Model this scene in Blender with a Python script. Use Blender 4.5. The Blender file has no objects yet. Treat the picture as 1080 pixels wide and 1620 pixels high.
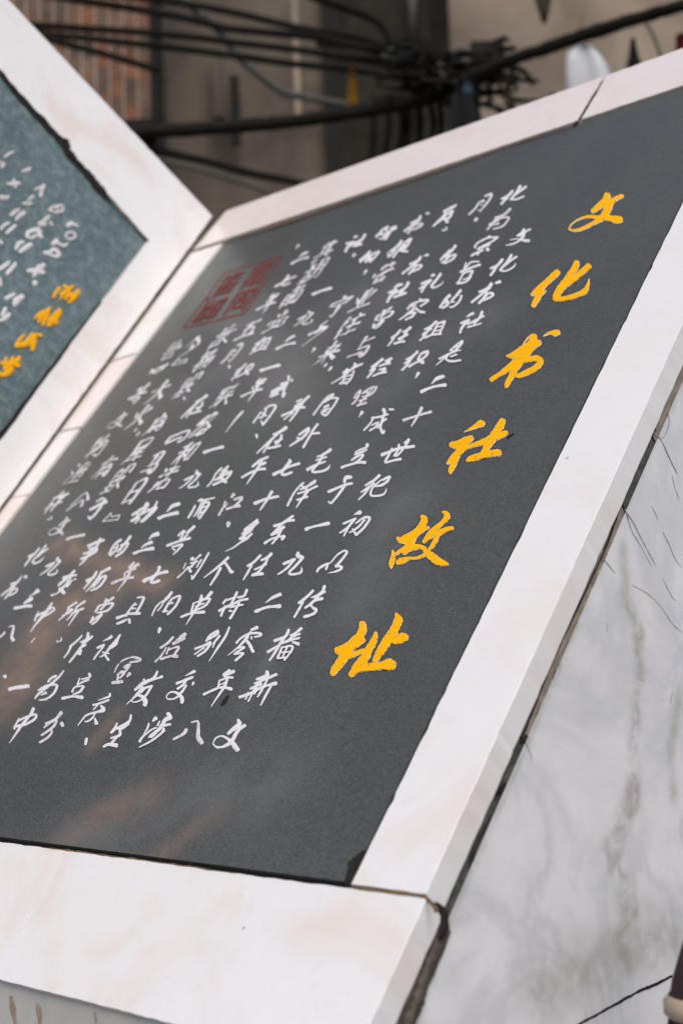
import bpy, math, random
from mathutils import Vector, Matrix, noise
random.seed(7)
rnd = random.random
def rs(a=1.0): return (random.random()*2-1)*a
sc = bpy.context.scene
# ------------------------------------------------------------------ camera frame
F = 2178.47; CX, CY = 540.0, 810.0           # focal length and centre in pixels of the 1080x1620 photograph
uc = Vector((0.72498307, 0.08900643, 0.68299151))     # along the slab's rows, in camera axes
vc = Vector((0.42592432, 0.72134986, -0.54611615))    # up the slab's slope
nc = uc.cross(vc)
A = math.radians(41)
upc = (vc*math.cos(A) + nc*math.sin(A)).normalized()
fw = Vector((0, 0, -1)); fw = (fw - upc*fw.dot(upc)).normalized()
rt = fw.cross(upc).normalized()
R = Matrix((rt, fw, upc))                     # camera axes -> world axes
CAM = Vector((0, 0, 1.40))
def ray(x, y): return R @ Vector((x-CX, -(y-CY), -F))
def PD(x, y, D): return CAM + ray(x, y)*(D/F)
U, V, N = R @ uc, R @ vc, R @ nc
P0 = PD(540, 950, 2.1)
def onp(x, y, q, n):
    r = ray(x, y); return CAM + r*((q-CAM).dot(n)/r.dot(n))
def uv(x, y, h=0.0):
    d = onp(x, y, P0+N*h, N) - P0
    return (d.dot(U), d.dot(V))
def W(u, v, h=0.0): return P0 + U*u + V*v + N*h

cam = bpy.data.cameras.new('camera'); co = bpy.data.objects.new('camera', cam); sc.collection.objects.link(co); sc.camera = co
co.matrix_world = Matrix.Translation(CAM) @ R.to_4x4()
cam.sensor_fit = 'VERTICAL'; cam.sensor_height = 36; cam.sensor_width = 24; cam.lens = F/1620*36
cam.clip_start = 0.05; cam.clip_end = 3000
cam.dof.use_dof = True; cam.dof.focus_distance = 2.12; cam.dof.aperture_fstop = 2.8; cam.dof.aperture_blades = 9
# ------------------------------------------------------------------ light: bright overcast
SUN_EL, SUN_AZ = 54, 168       # azimuth clockwise from +Y
wd = bpy.data.worlds.new('World'); sc.world = wd; wd.use_nodes = True
nt = wd.node_tree; nt.nodes.clear()
sky = nt.nodes.new('ShaderNodeTexSky'); sky.sky_type = 'NISHITA'; sky.sun_disc = False
sky.sun_elevation = math.radians(SUN_EL); sky.sun_rotation = math.radians(SUN_AZ)
sky.air_density = 1.0; sky.dust_density = 4.0; sky.ozone_density = 0.6; sky.altitude = 40
bg = nt.nodes.new('ShaderNodeBackground'); bg.inputs[1].default_value = 0.12
ow = nt.nodes.new('ShaderNodeOutputWorld'); nt.links.new(sky.outputs[0], bg.inputs[0]); nt.links.new(bg.outputs[0], ow.inputs[0])
sl = bpy.data.lights.new('sun', 'SUN'); sl.energy = 1.75; sl.angle = math.radians(28); sl.color = (1, .945, .88)
so = bpy.data.objects.new('sun', sl); sc.collection.objects.link(so)
az, el = math.radians(SUN_AZ), math.radians(SUN_EL)
sd = Vector((math.sin(az)*math.cos(el), math.cos(az)*math.cos(el), math.sin(el)))
so.rotation_euler = sd.to_track_quat('Z', 'Y').to_euler()
sc.view_settings.view_transform = 'Standard'; sc.view_settings.look = 'None'
sc.view_settings.exposure = 0.11; sc.view_settings.gamma = 1
# ------------------------------------------------------------------ object helpers
def tag(o, label=None, cat=None, group=None, kind=None):
    for k, v in (('label', label), ('category', cat), ('group', group), ('kind', kind)):
        if v: o[k] = v
    return o
def empty(name, loc, label=None, cat=None, group=None):
    o = bpy.data.objects.new(name, None); sc.collection.objects.link(o); o.location = loc
    o.empty_display_size = .1
    return tag(o, label, cat, group)
def origin(p):
    q = Vector((0, 0, 0))
    while p: q += Vector(p.location); p = p.parent
    return q
def mesh(name, vs, fs, m, parent=None, mi=None, smooth=False, loc=None):
    og = origin(parent) + (Vector(loc) if loc is not None else Vector((0, 0, 0)))
    me = bpy.data.meshes.new(name); me.from_pydata([tuple(Vector(v)-og) for v in vs], [], fs)
    for mm in (m if isinstance(m, (list, tuple)) else [m]): me.materials.append(mm)
    if mi: me.polygons.foreach_set('material_index', mi)
    if smooth: me.polygons.foreach_set('use_smooth', [True]*len(me.polygons))
    me.update()
    o = bpy.data.objects.new(name, me); sc.collection.objects.link(o); o.parent = parent
    if loc is not None: o.location = loc
    return o
# ------------------------------------------------------------------ materials
def mat(name, rough=.6, spec=.5):
    m = bpy.data.materials.new(name); m.use_nodes = True
    b = m.node_tree.nodes['Principled BSDF']; b.inputs['Roughness'].default_value = rough
    b.inputs['Specular IOR Level'].default_value = spec
    return m, m.node_tree, b
def nd(t, typ, **kw):
    n = t.nodes.new(typ)
    for k, v in kw.items():
        if k in n.inputs.keys(): n.inputs[k].default_value = v
        else: setattr(n, k, v)
    return n
def coords(t, scale=1.0, sv=None):
    c = nd(t, 'ShaderNodeTexCoord'); mp = nd(t, 'ShaderNodeMapping'); mp.inputs['Scale'].default_value = sv or (scale,)*3
    t.links.new(c.outputs['Object'], mp.inputs[0]); return mp.outputs[0]
def ntex(t, scale, detail=4, rough=.6, dist=0, sv=None):
    n = nd(t, 'ShaderNodeTexNoise', Scale=scale, Detail=detail, Roughness=rough, Distortion=dist)
    t.links.new(coords(t, 1, sv), n.inputs['Vector']); return n.outputs['Fac']
def ramp(t, fac, stops):
    r = nd(t, 'ShaderNodeValToRGB'); e = r.color_ramp.elements
    while len(e) < len(stops): e.new(.5)
    for k, (p, c) in zip(e, stops): k.position = p; k.color = (c if len(c) == 4 else (*c, 1)) if isinstance(c, tuple) else (c, c, c, 1)
    t.links.new(fac, r.inputs[0]); return r.outputs[0]
def mix(t, fac, a, b, mode='MIX'):
    m = nd(t, 'ShaderNodeMix', data_type='RGBA', blend_type=mode)
    for s, x in ((0, fac), (6, a), (7, b)):
        if hasattr(x, 'is_linked'): t.links.new(x, m.inputs[s])
        else: m.inputs[s].default_value = x if s == 0 else (*x, 1)
    return m.outputs[2]
def bump(t, b, h, dist=.001, st=.5):
    n = nd(t, 'ShaderNodeBump', Strength=st, Distance=dist); t.links.new(h, n.inputs['Height']); t.links.new(n.outputs[0], b.inputs['Normal'])
def attr(t, name):
    a = nd(t, 'ShaderNodeAttribute', attribute_name=name); return a.outputs['Fac']
def granite(name, c1, c2, c3, stain_or_refl):
    m, t, b = mat(name, .32, .5)
    big = ntex(t, 2.2, 5, .6, .6); fine = ntex(t, 330, 3, .8); med = ntex(t, 75 if stain_or_refl else 42, 5, .75)
    c = ramp(t, big, [(.3, c1), (.7, c2)])
    c = mix(t, ramp(t, med, [(.42, 0.), (.68, .5 if stain_or_refl else .75)]), c, c3)
    c = mix(t, ramp(t, fine, [(.5, 0.), (.72, .7)]), c, tuple(min(1, x*2.0) for x in c2))
    c = mix(t, ramp(t, ntex(t, 280, 3, .8), [(.34, .75), (.46, 0.)]), c, tuple(x*.3 for x in c1))
    # white and black mineral flecks
    vo = nd(t, 'ShaderNodeTexVoronoi', Scale=75.); t.links.new(coords(t), vo.inputs['Vector'])
    sp = ramp(t, vo.outputs['Distance'], [(.035, 1.), (.06, 0.)])
    pick = ramp(t, ntex(t, 33, 1), [(.6, 0.), (.62, 1.)])
    c = mix(t, mix(t, 1., sp, pick, 'MULTIPLY'), c, (.3, .3, .29))
    vo = nd(t, 'ShaderNodeTexVoronoi', Scale=40.); t.links.new(coords(t), vo.inputs['Vector'])
    c = mix(t, mix(t, 1., ramp(t, vo.outputs['Distance'], [(.04, 1.), (.07, 0.)]), ramp(t, ntex(t, 21, 1), [(.6, 0.), (.62, 1.)]), 'MULTIPLY'), c, (.01, .01, .01))
    if stain_or_refl:
        s = mix(t, 1., attr(t, 'stain_or_refl'), ramp(t, ntex(t, 14, 5, .7, .8), [(.3, .25), (.65, 1.)]), 'MULTIPLY')  # on the lettered stone this mask tints in brownish reflections
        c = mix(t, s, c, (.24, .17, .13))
        s = mix(t, 1., attr(t, 'pale_patch'), ramp(t, ntex(t, 9, 5, .6, .8), [(.3, .1), (.7, 1.)]), 'MULTIPLY')
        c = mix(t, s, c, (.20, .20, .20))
        # faint long scratches
        c = mix(t, ramp(t, ntex(t, 3, 6, .8, .3, (60, 2, 2)), [(.66, 0.), (.8, .18)]), c, (.25, .25, .25))
    t.links.new(c, b.inputs['Base Color'])
    t.links.new(ramp(t, ntex(t, 6, 5, .7), [(.3, .27), (.7, .42)]), b.inputs['Roughness'])
    bump(t, b, fine, .0004, .35)
    return m
def marble(name, base, warm, vein=0., rough=.2, stain_or_refl=False, speck=True):
    m, t, b = mat(name, rough, .5)
    c = ramp(t, ntex(t, 3.0, 6, .6, 1.2), [(.32, base), (.68, warm)])
    if vein:
        v = nd(t, 'ShaderNodeTexNoise', Scale=2.6, Detail=9., Roughness=.55, Distortion=1.6)
        t.links.new(coords(t, 1, (1.0, 1.2, .9)), v.inputs['Vector'])
        c = mix(t, ramp(t, v.outputs['Fac'], [(.40, 0.), (.49, vein), (.53, vein*.3), (.6, 0.)]), c, (.36, .38, .42))
        c = mix(t, ramp(t, ntex(t, 8, 8, .7, 1.), [(.45, 0.), (.8, vein*.9)]), c, (.46, .48, .54))
    if stain_or_refl:
        s = mix(t, 1., attr(t, 'stain_or_refl'), ramp(t, ntex(t, 22, 7, .75, .6), [(.36, .05), (.6, 1.)]), 'MULTIPLY')
        c = mix(t, s, c, (.23, .19, .13))
        s = mix(t, 1., attr(t, 'grime'), ramp(t, ntex(t, 30, 6, .7), [(.3, .2), (.6, 1.)]), 'MULTIPLY')
        c = mix(t, s, c, (.30, .31, .26))
    else:
        c = mix(t, ramp(t, ntex(t, 4.2, 5, .6, 1.2), [(.50, 0.), (.72, .55)]), c, (.70, .60, .53))
        c = mix(t, ramp(t, ntex(t, 26, 7, .75, .8), [(.55, 0.), (.8, .35)]), c, (.58, .55, .50))
    if speck:
        vo = nd(t, 'ShaderNodeTexVoronoi', Scale=17.); t.links.new(coords(t), vo.inputs['Vector'])
        sp = mix(t, 1., ramp(t, vo.outputs['Distance'], [(.035, 1.), (.06, 0.)]), ramp(t, ntex(t, 13, 1), [(.56, 0.), (.58, .8)]), 'MULTIPLY')
        c = mix(t, sp, c, (.2, .13, .09))
    t.links.new(c, b.inputs['Base Color'])
    b.inputs['Subsurface Weight'].default_value = .0
    t.links.new(ramp(t, ntex(t, 5, 5, .7), [(.3, rough*.7), (.7, rough*1.6)]), b.inputs['Roughness'])
    bump(t, b, ntex(t, 18, 5, .6), .002, .12)
    return m
def plain(name, c, rough=.6, var=.35, sc_=20, spec=.4, c2=None, bp=.0):
    m, t, b = mat(name, rough, spec)
    lo = tuple(x*(1-var) for x in c); hi = c2 or tuple(min(1, x*(1+var)) for x in c)
    f = ntex(t, sc_, 6, .7, .5)
    t.links.new(ramp(t, f, [(.3, lo), (.7, hi)]), b.inputs['Base Color'])
    if bp: bump(t, b, f, bp, .6)
    return m
def paint(name, c, worn, under, rough=.5, lo=.30, hi=.40):
    m, t, b = mat(name, rough, .15)
    f = ntex(t, 130, 6, .8, .4); g = ntex(t, 260, 3, .7)
    col = ramp(t, g, [(.3, tuple(x*.86 for x in c)), (.7, c)])
    col = mix(t, ramp(t, f, [(lo, .9), (hi, 0.)]), col, worn)
    col = mix(t, ramp(t, f, [(lo-.06, .95), (lo-.01, 0.)]), col, under)
    t.links.new(col, b.inputs['Base Color']); bump(t, b, g, .0006, .5)
    return m
M = {}
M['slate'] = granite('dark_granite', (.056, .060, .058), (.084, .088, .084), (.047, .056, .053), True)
M['teal'] = granite('teal_granite', (.055, .092, .102), (.105, .155, .165), (.24, .30, .31), False)
M['frame'] = marble('white_marble_frame', (.755, .765, .79), (.745, .725, .715), rough=.3)
M['pinkframe'] = marble('rosy_marble_frame', (.73, .665, .66), (.75, .695, .69), speck=False)
M['wingframe'] = marble('bright_marble_frame', (.82, .82, .84), (.78, .78, .79), speck=False)
M['cheek'] = marble('veined_marble', (.78, .79, .82), (.72, .73, .76), .36, .25, True, False)
M['base'] = marble('stained_base_marble', (.60, .60, .57), (.52, .51, .47), .2, .5, False, True)
M['grime'] = plain('grime_on_marble_edge', (.42, .35, .26), .8, .45, 45, c2=(.74, .70, .66))
M['edgeclean'] = plain('worn_marble_edge', (.60, .60, .60), .5, .15, 60, c2=(.78, .78, .79))
M['joint'] = plain('black_open_joint', (.018, .016, .014), .9, .5, 60, .2)
M['mortar'] = plain('grey_brown_mortar', (.10, .085, .075), .9, .6, 70, .2, bp=.003)
M['brownjoint'] = plain('brown_grout', (.14, .095, .05), .9, .5, 80, .2)
M['crack'] = plain('crack_dirt', (.20, .19, .18), .9, .5, 90, .2, c2=(.52, .51, .50))
M['white'] = paint('white_inscription_paint', (.74, .74, .77), (.40, .38, .38), (.05, .05, .05), .6, .33, .43)
M['whiteworn'] = paint('worn_white_inscription_paint', (.70, .69, .71), (.36, .31, .30), (.06, .06, .06), .6, .40, .50)
M['yellow'] = paint('golden_inscription_paint', (.93, .46, .002), (.40, .15, .02), (.04, .02, .01), .8, .36, .41)
M['yellowworn'] = paint('worn_golden_paint', (.90, .44, .006), (.50, .24, .06), (.10, .08, .05), .7, .34, .43)
M['rim'] = plain('dark_groove_shading', (.022, .022, .022), .7, .4, 90, .3)  # shadow inside the title's cut strokes, as a dark colour
M['red'] = paint('faded_red_seal_paint', (.18, .034, .027), (.13, .034, .028), (.06, .03, .03), .55, .36, .5)
# ------------------------------------------------------------------ stone slab pieces
def piece(name, poly, h, thick, m, parent, basis=None, jit=.0006, bev=.0025, step=.012, label=None, rim=None, kind=None, bottom_rim=True):
    """prism over a polygon given in slab coordinates, its edge broken up and eased like sawn, worn stone"""
    q, a, b, n = basis or (P0, U, V, N)
    area = sum(poly[i][0]*poly[(i+1) % len(poly)][1]-poly[(i+1) % len(poly)][0]*poly[i][1] for i in range(len(poly)))
    if area < 0: poly = poly[::-1]
    pts = []
    L = len(poly)
    for i in range(L):
        p, r = Vector(poly[i]), Vector(poly[(i+1) % L]); d = r-p; k = max(1, int(d.length/step)); t = d.normalized(); nn = Vector((t.y, -t.x))
        for j in range(k):
            s = p+d*j/k
            w = 0 if j == 0 else (noise.noise(Vector((s.x*35, s.y*35, 3.1)))*jit*1.6 + noise.noise(Vector((s.x*140, s.y*140, 7.7)))*jit*1.2)
            ch = noise.noise(Vector((s.x*60, s.y*60, 11.3)))
            if j and ch > .42: w -= (ch-.42)*jit*14       # little chips
            pts.append((s+nn*w, nn))
    ins = []
    K = len(pts)
    for i in range(K):
        n2 = (pts[i][1]+pts[i-1][1]); n2 = n2/max(.3, n2.dot(pts[i][1])) if n2.length > .1 else pts[i][1]
        ins.append(pts[i][0]-n2*bev*(1+.25*rs()))
    w3 = lambda p, hh: q+a*p.x+b*p.y+n*hh
    vs = [w3(p, h) for p in ins] + [w3(p, h-bev*.8) for p, _ in pts] + [w3(p, h-thick) for p, _ in pts]
    fs = [list(range(K))]; mi = [0]
    for i in range(K):
        j = (i+1) % K
        fs.append((i, K+i, K+j, j)); mi.append(1)
        fs.append((K+i, 2*K+i, 2*K+j, K+j)); mi.append(2)
    fs.append(list(range(3*K-1, 2*K-1, -1))); mi.append(2)
    o = mesh(name, vs, fs, [m, rim or M['edgeclean'], m], parent, mi)
    return tag(o, label, None, None, kind)
def gridpiece(name, corner_fn, nx, ny, m, parent, attrs, label=None):
    vs = [corner_fn(i/nx, j/ny) for j in range(ny+1) for i in range(nx+1)]
    fs = [(j*(nx+1)+i, j*(nx+1)+i+1, (j+1)*(nx+1)+i+1, (j+1)*(nx+1)+i) for j in range(ny) for i in range(nx)]
    o = mesh(name, vs, fs, m, parent)
    for an, fn in attrs.items():
        at = o.data.attributes.new(an, 'FLOAT', 'POINT'); at.data.foreach_set('value', [fn(v) for v in vs])
    return tag(o, label)
def pdist(p, pl):
    best = 9
    for i in range(len(pl)-1):
        a, b = pl[i], pl[i+1]; d = b-a; t = max(0, min(1, (p-a).dot(d)/max(1e-9, d.dot(d)))); best = min(best, (p-a-d*t).length)
    return best
# ------------------------------------------------------------------ GROUND AND STREET
def flat(name, x0, x1, y0, y1, z, m, label=None, kind='structure', parent=None):
    return tag(mesh(name, [(x0, y0, z), (x1, y0, z), (x1, y1, z), (x0, y1, z)], [(0, 1, 2, 3)], m, parent), label, None, None, kind)
M['asphalt'] = plain('lane_concrete', (.11, .105, .10), .85, .35, 3, .3)
M['sidewalk'] = plain('paving_stone', (.20, .19, .18), .8, .3, 6, .3, bp=.002)
flat('ground', -400, 400, -400, 400, 0, M['asphalt'])
# ------------------------------------------------------------------ THE RIGHT-HAND (MAIN) SLAB
HF = .004                                       # the frame stands this proud of the lettered stone
TL, BR = uv(358, 381), uv(555, 1400)
PU0, PU1 = -1.203, BR[0]; PV0, PV1 = -.467, 1.334
base_pt = W(-.4, -.8, -.4); base_pt.z = 0
mon = empty('inscription_monument', base_pt, 'sloping dark grey stone tablet with six large golden characters and veined marble side', 'monument')
# fold line between the two slabs, in (u,v) of the right slab
fa, fb = uv(341, 345, HF), uv(8, 801, HF)
def fold(v): t = (v-fb[1])/(fa[1]-fb[1]); return fb[0]+(fa[0]-fb[0])*t
RE = sum(uv(*p, HF)[0] for p in ((847, 1012), (984, 727), (919.5, 853), (770, 1222)))/4     # front right arris
TV = uv(700, 211, HF)[1]                         # top outer arris
BV = uv(0, 1550, HF)[1]                          # bottom outer arris
print('RE', RE, 'TV', TV, 'BV', BV, 'fold', fold(1.4), fold(0), fold(BV))
# lettered stone: a fine sheet so that painted reflections and pale areas get their own outline, on a thick body
refl_patches = [([(18, 1095), (60, 1010), (110, 955), (160, 935)], .12), ([(90, 860), (190, 900), (260, 925)], .05), ([(110, 1325), (160, 1290), (235, 1262)], .05), ([(150, 1175), (185, 1130)], .03), ([(245, 1360), (330, 1300)], .035)]  # brownish reflections in the polished stone, put into its colour
refl_patches = [([W(*uv(*p)) for p in pl], w) for pl, w in refl_patches]
pale_patches = [([(440, 620), (520, 500), (600, 480)], .14), ([(620, 600), (680, 535), (780, 500)], .10), ([(250, 640), (420, 560)], .12), ([(390, 1110), (450, 1000)], .05), ([(100, 1340), (300, 1270), (420, 1240)], .12), ([(560, 960), (640, 800)], .08)]  # soft areas of paler grey on the lettered stone
pale_patches = [([W(*uv(*p)) for p in pl], w) for pl, w in pale_patches]
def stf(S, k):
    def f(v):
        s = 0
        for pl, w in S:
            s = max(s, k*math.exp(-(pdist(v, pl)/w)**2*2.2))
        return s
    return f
G = .0035
tp = gridpiece('text_panel', lambda a, b: W(PU0+G+(PU1-PU0-2*G)*a, PV0+G+(PV1-PV0-2*G)*b, 0), 130, 150, M['slate'], mon, {'stain_or_refl': lambda v: max(stf(refl_patches[:2], .95)(v), stf(refl_patches[2:], .55)(v)), 'pale_patch': stf(pale_patches, .36)})
# sides of the lettered stone
def ring(u0, u1, v0, v1, h0, h1, m, name, parent):
    c = [(u0, v0), (u1, v0), (u1, v1), (u0, v1)]
    vs = [W(*p, h0) for p in c]+[W(*p, h1) for p in c]
    return mesh(name, vs, [(i, (i+1) % 4, 4+(i+1) % 4, 4+i) for i in range(4)]+[(7, 6, 5, 4)], m, parent)
ring(PU0+G, PU1-G, PV0+G, PV1-G, 0, -.03, M['slate'], 'panel_edge', mon)
# black bed seen in the open joints
piece('joint_bed', [(fold(-.75)+.01, -.64), (RE-.012, -.64), (RE-.012, TV-.01), (fold(TV)+.02, TV-.01)], -.007, .012, M['joint'], mon, jit=0, bev=.001, rim=M['joint'])
J = .0022
tj = (uv(955, 128, HF)[0]+uv(907, 198, HF)[0])/2
e0 = uv(303, 397, HF); e1 = uv(358, 333, HF)
# top strips
piece('frame_strip', [(e0[0], PV1+J), (tj-.0035, PV1+J), (tj-.0035, TV), (e1[0], TV)], HF, .04, M['pinkframe'], mon, rim=M['grime'], jit=.0004, bev=.0018)
piece('frame_strip', [(tj+.0035, PV1+J), (RE, PV1+J), (RE, TV), (tj+.0035, TV)], HF, .04, M['pinkframe'], mon, rim=M['grime'], jit=.0004, bev=.0018)
# left strips, cut by two hair joints
cuts = [PV1-.001, uv(192, 565, HF)[1], uv(110, 679, HF)[1], uv(18, 787, HF)[1], -.2, PV0+.002]
for i in range(len(cuts)-1):
    a, b = cuts[i], cuts[i+1]
    piece('frame_strip', [(fold(b)+.001, b+.0008), (PU0-J, b+.0008), (PU0-J, a-.0008), (fold(a)+.001, a-.0008)], HF, .04, M['pinkframe'] if i % 2 else M['frame'], mon, rim=M['grime'], jit=.0003, bev=.0012)
# right strip and bottom band
piece('frame_strip', [(PU1+J+.0015, PV0-.001), (RE, PV0-.001), (RE, PV1-.001), (PU1+J+.0015, PV1-.001)], HF, .038, M['frame'], mon, jit=.0007, bev=.0005, rim=M['frame'])
RB = RE+.0045
piece('bottom_band', [(fold(BV)+.002, BV), (RB, BV), (RB, PV0-.0075), (fold(PV0)+.002, PV0-.0075)], HF+.001, .037, M['frame'], mon, jit=.0007, bev=.0006, rim=M['frame'])
# grout lines
def ribbon_px(name, pts, m, parent, plane=None, lift=.0006, noise_w=.35, sub=6):
    """dirt line drawn through picture points (x, y, width) and laid on a real plane"""
    q, n = plane or (P0+N*HF, N)
    return strokes_px(name, [pts], m, parent, q, n, lift, .0002, noise_w, sub)
def cat(pts, sub):
    out = []
    P = [pts[0]]+list(pts)+[pts[-1]]
    for i in range(1, len(P)-2):
        for s in range(sub):
            t = s/sub
            out.append(tuple(.5*((2*P[i][k])+(-P[i-1][k]+P[i+1][k])*t+(2*P[i-1][k]-5*P[i][k]+4*P[i+1][k]-P[i+2][k])*t*t+(-P[i-1][k]+3*P[i][k]-3*P[i+1][k]+P[i+2][k])*t**3) for k in range(len(P[i]))))
    out.append(tuple(pts[-1])); return out
def brush(pl, fn, h0, dome, nw, vs, fs, mi=None, rimw=0):
    """pl: (x, y, w) samples in a flat space; fn(x, y, h) -> world; a domed ribbon with round ends"""
    # round caps
    def cap(p, r, k):
        d = Vector((p[0]-r[0], p[1]-r[1])); L = d.length
        if L < 1e-9: return []
        d /= L; w = p[2]*.5
        return [(p[0]+d.x*w*s, p[1]+d.y*w*s, p[2]*c) for s, c in ((.5, .86), (.85, .5))][::k]
    pl = cap(pl[0], pl[1], -1)+list(pl)+cap(pl[-1], pl[-2], 1)
    n = len(pl); b = len(vs)
    for i, p in enumerate(pl):
        a, c = pl[max(0, i-1)], pl[min(n-1, i+1)]
        d = Vector((c[0]-a[0], c[1]-a[1]))
        d = d.normalized() if d.length > 1e-9 else Vector((1, 0)); nn = Vector((-d.y, d.x)); w = p[2]*.5
        wl, wr = w*(1+nw*rs()), w*(1+nw*rs()); h = h0+.00025*i/n
        rows = [(-wl, 0), (-wl*.55, dome*.8), (0, dome), (wr*.55, dome*.8), (wr, 0)]
        for o, hh in rows: vs.append(fn(p[0]+nn.x*o, p[1]+nn.y*o, h+hh))
    for i in range(n-1):
        for k in range(4): fs.append((b+i*5+k, b+i*5+k+1, b+(i+1)*5+k+1, b+(i+1)*5+k))
def strokes_px(name, strokes, m, parent, q, n, lift, dome, nw=.12, sub=5, step=.00018):
    vs, fs = [], []
    for i, s in enumerate(strokes):
        brush(cat(s, sub), lambda x, y, h: onp(x, y, q+n*h, n), lift+step*i, dome, nw, vs, fs)
    return mesh(name, vs, fs, m, parent, smooth=True)
ribbon_px('grout_line', [(304, 398, 3), (332, 389, 3), (357, 380.5, 2.4)], M['brownjoint'], mon)
ribbon_px('grout_line', [(352, 383, 1.5), (450, 352, 2.2), (560, 314, 1.8), (700, 266, 2), (820, 224, 1.4), (906, 197, 1.4)], M['brownjoint'], mon, lift=.0009)
ribbon_px('grout_line', [(953, 130, 4), (932, 162, 5), (908, 197, 4)], M['joint'], mon, lift=-.001)
ribbon_px('grout_line', [(176, 572, 1.0), (214, 560, 1.0)], M['crack'], mon)
ribbon_px('grout_line', [(86, 686, 1.8), (130, 675, 1.6)], M['crack'], mon)
ribbon_px('grout_line', [(556, 1405, 6), (590, 1410, 7), (610, 1413, 9), (650, 1415, 6), (673, 1420, 6), (690, 1440, 8)], M['brownjoint'], mon, lift=.0004)
ribbon_px('grout_line', [(0, 1334, 3), (90, 1344, 4), (200, 1358, 3.5), (300, 1371, 3), (400, 1387, 2.5), (550, 1406, 3)], M['brownjoint'], mon, lift=.0003, noise_w=.7, sub=12)
# chip at the lower right corner of the lettered stone
strokes_px('corner_chip', [[(576, 1350, 10), (562, 1366, 20), (556, 1380, 16), (550, 1396, 12)]], M['joint'], mon, P0, N, .0006, .0006, .2)
strokes_px('chip_mark', [[(361, 1101, 3), (356, 1108, 7), (351, 1115, 3)]], M['joint'], tp, P0, N, .0004, .0003, .3)
strokes_px('chip_mark', [[(812, 686, 2), (805, 691, 4), (802, 694, 2)]], M['joint'], tp, P0, N, .0004, .0003, .3)
# ---- side of the frame, mortar and the veined marble cheek (plane square to U)
CE = RE-.006                                     # cheek plane
def cheek_at(x, y, e=0): return onp(x, y, W(CE+e, 0, 0), U)
def ch(d, e=0): q = cheek_at(*d, e)-P0; return (q.dot(V), q.dot(N))
g0 = [ch(p) for p in ((1075, 600), (986, 800), (834, 1170), (722, 1425), (655, 1620))]
print('cheek v,n', g0)
hc = .003-sum(g[1] for g in g0[:4])/4; print('cheek starts at depth', hc)
# stain lines traced on the cheek
cs = [[(985, 940), (1012, 1000), (1010, 1080), (1000, 1200), (1008, 1265), (985, 1300), (955, 1340), (980, 1390), (1005, 1440), (975, 1480), (995, 1525)],
      [(1003, 1010), (1016, 1075)]]
cs = [([cheek_at(*p) for p in cs[0]], .018), ([cheek_at(*p) for p in cs[1]], .013), ([cheek_at(*p) for p in ((1000, 1240), (975, 1330), (990, 1440))], .028)]
gl = [cheek_at(*p) for p in ((1080, 600), (986, 800), (834, 1175), (722, 1430), (655, 1620))]
gr = [([cheek_at(*p) for p in ((985, 870), (990, 960), (1010, 1010))], .02), ([cheek_at(*p) for p in ((1075, 1100), (1060, 1180), (1064, 1260))], .02), ([cheek_at(*p) for p in ((860, 1560), (960, 1520), (1060, 1480))], .07), (gl, .009)]
hd = Vector((U.y, -U.x, 0)).normalized()
if hd.dot(-N) < 0: hd = -hd                      # horizontal, into the monument
jl0, jl1 = ch((915, 1622)), ch((1062, 1545))
def ck(v, n_, e=0): return W(CE+e, v, n_)
cheek = gridpiece('side_slab', lambda a, b: ck(-.98+(2.9*b), -hc-.0-.95*a), 150, 260, M['cheek'], mon, {'stain_or_refl': stf(cs, .62), 'grime': stf(gr, .6)}, 'veined grey-white marble cladding with brown staining and cracks')
piece('mortar_bed', [(RE-.030, -1.2), (RE-.0125, -1.2), (RE-.0125, TV-.003), (RE-.030, TV-.003)], -.038, hc-.038+.02, M['joint'], mon, jit=.0, bev=.001, rim=M['joint'])
# lumpy mortar bead between frame and cheek
def bead(pts, m, name, e=-.002, dome=.004):
    vs, fs = [], []
    n = U
    brush(cat(pts, 10), lambda x, y, h: onp(x, y, W(CE+e, 0, 0)+U*h, n), 0, dome, .22, vs, fs)
    return mesh(name, vs, fs, m, mon, smooth=True)
M['mortargrey'] = plain('dark_grey_mortar', (.085, .088, .08), .9, .6, 60, .2)
M['mortarpink'] = plain('pale_brown_mortar', (.30, .25, .21), .9, .3, 70, .2, bp=.002)
def mstrip(v0, v1, m, name, extra=0, up=0):
    nv, nn_ = max(4, int((v1-v0)/.004)), 6; vs, fs = [], []
    for i in range(nv+1):
        v = v0+(v1-v0)*i/nv
        for j in range(nn_+1):
            h = -.031-(hc+.002+extra-.031+.0035*noise.noise(Vector((v*22, 5, 0))))*j/nn_
            vs.append(W(CE-.0015+up+.0022*noise.noise(Vector((v*45, h*160, 1)))+.0012*math.sin(math.pi*j/nn_), v, h))
    for i in range(nv):
        for j in range(nn_): a = i*(nn_+1)+j; fs.append((a, a+1, a+nn_+2, a+nn_+1))
    return mesh(name, vs, fs, m, mon, smooth=True)
for a, b, mm in ((-.47, -.215, 'mortargrey'), (-.212, .19, 'mortarpink'), (.194, .33, 'mortargrey'), (.334, 1.4, 'mortarpink')): mstrip(a, b, M[mm], 'mortar_bead')
mstrip(-1.1, -.475, M['mortar'], 'mortar_bead', .011, .0035)
if 0: bead([(1084, 568, 10), (1060, 625, 10), (1036, 678, 9)], M['mortarpink'], 'mortar_bead')
if 0: bead([(1034, 680, 10), (1010, 735, 10), (990, 782, 9)], M['mortargrey'], 'mortar_bead')
if 0: bead([(988, 786, 9), (960, 860, 12), (932, 925, 12), (895, 1010, 10), (860, 1095, 10), (833, 1165, 9)], M['mortarpink'], 'mortar_bead')
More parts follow.
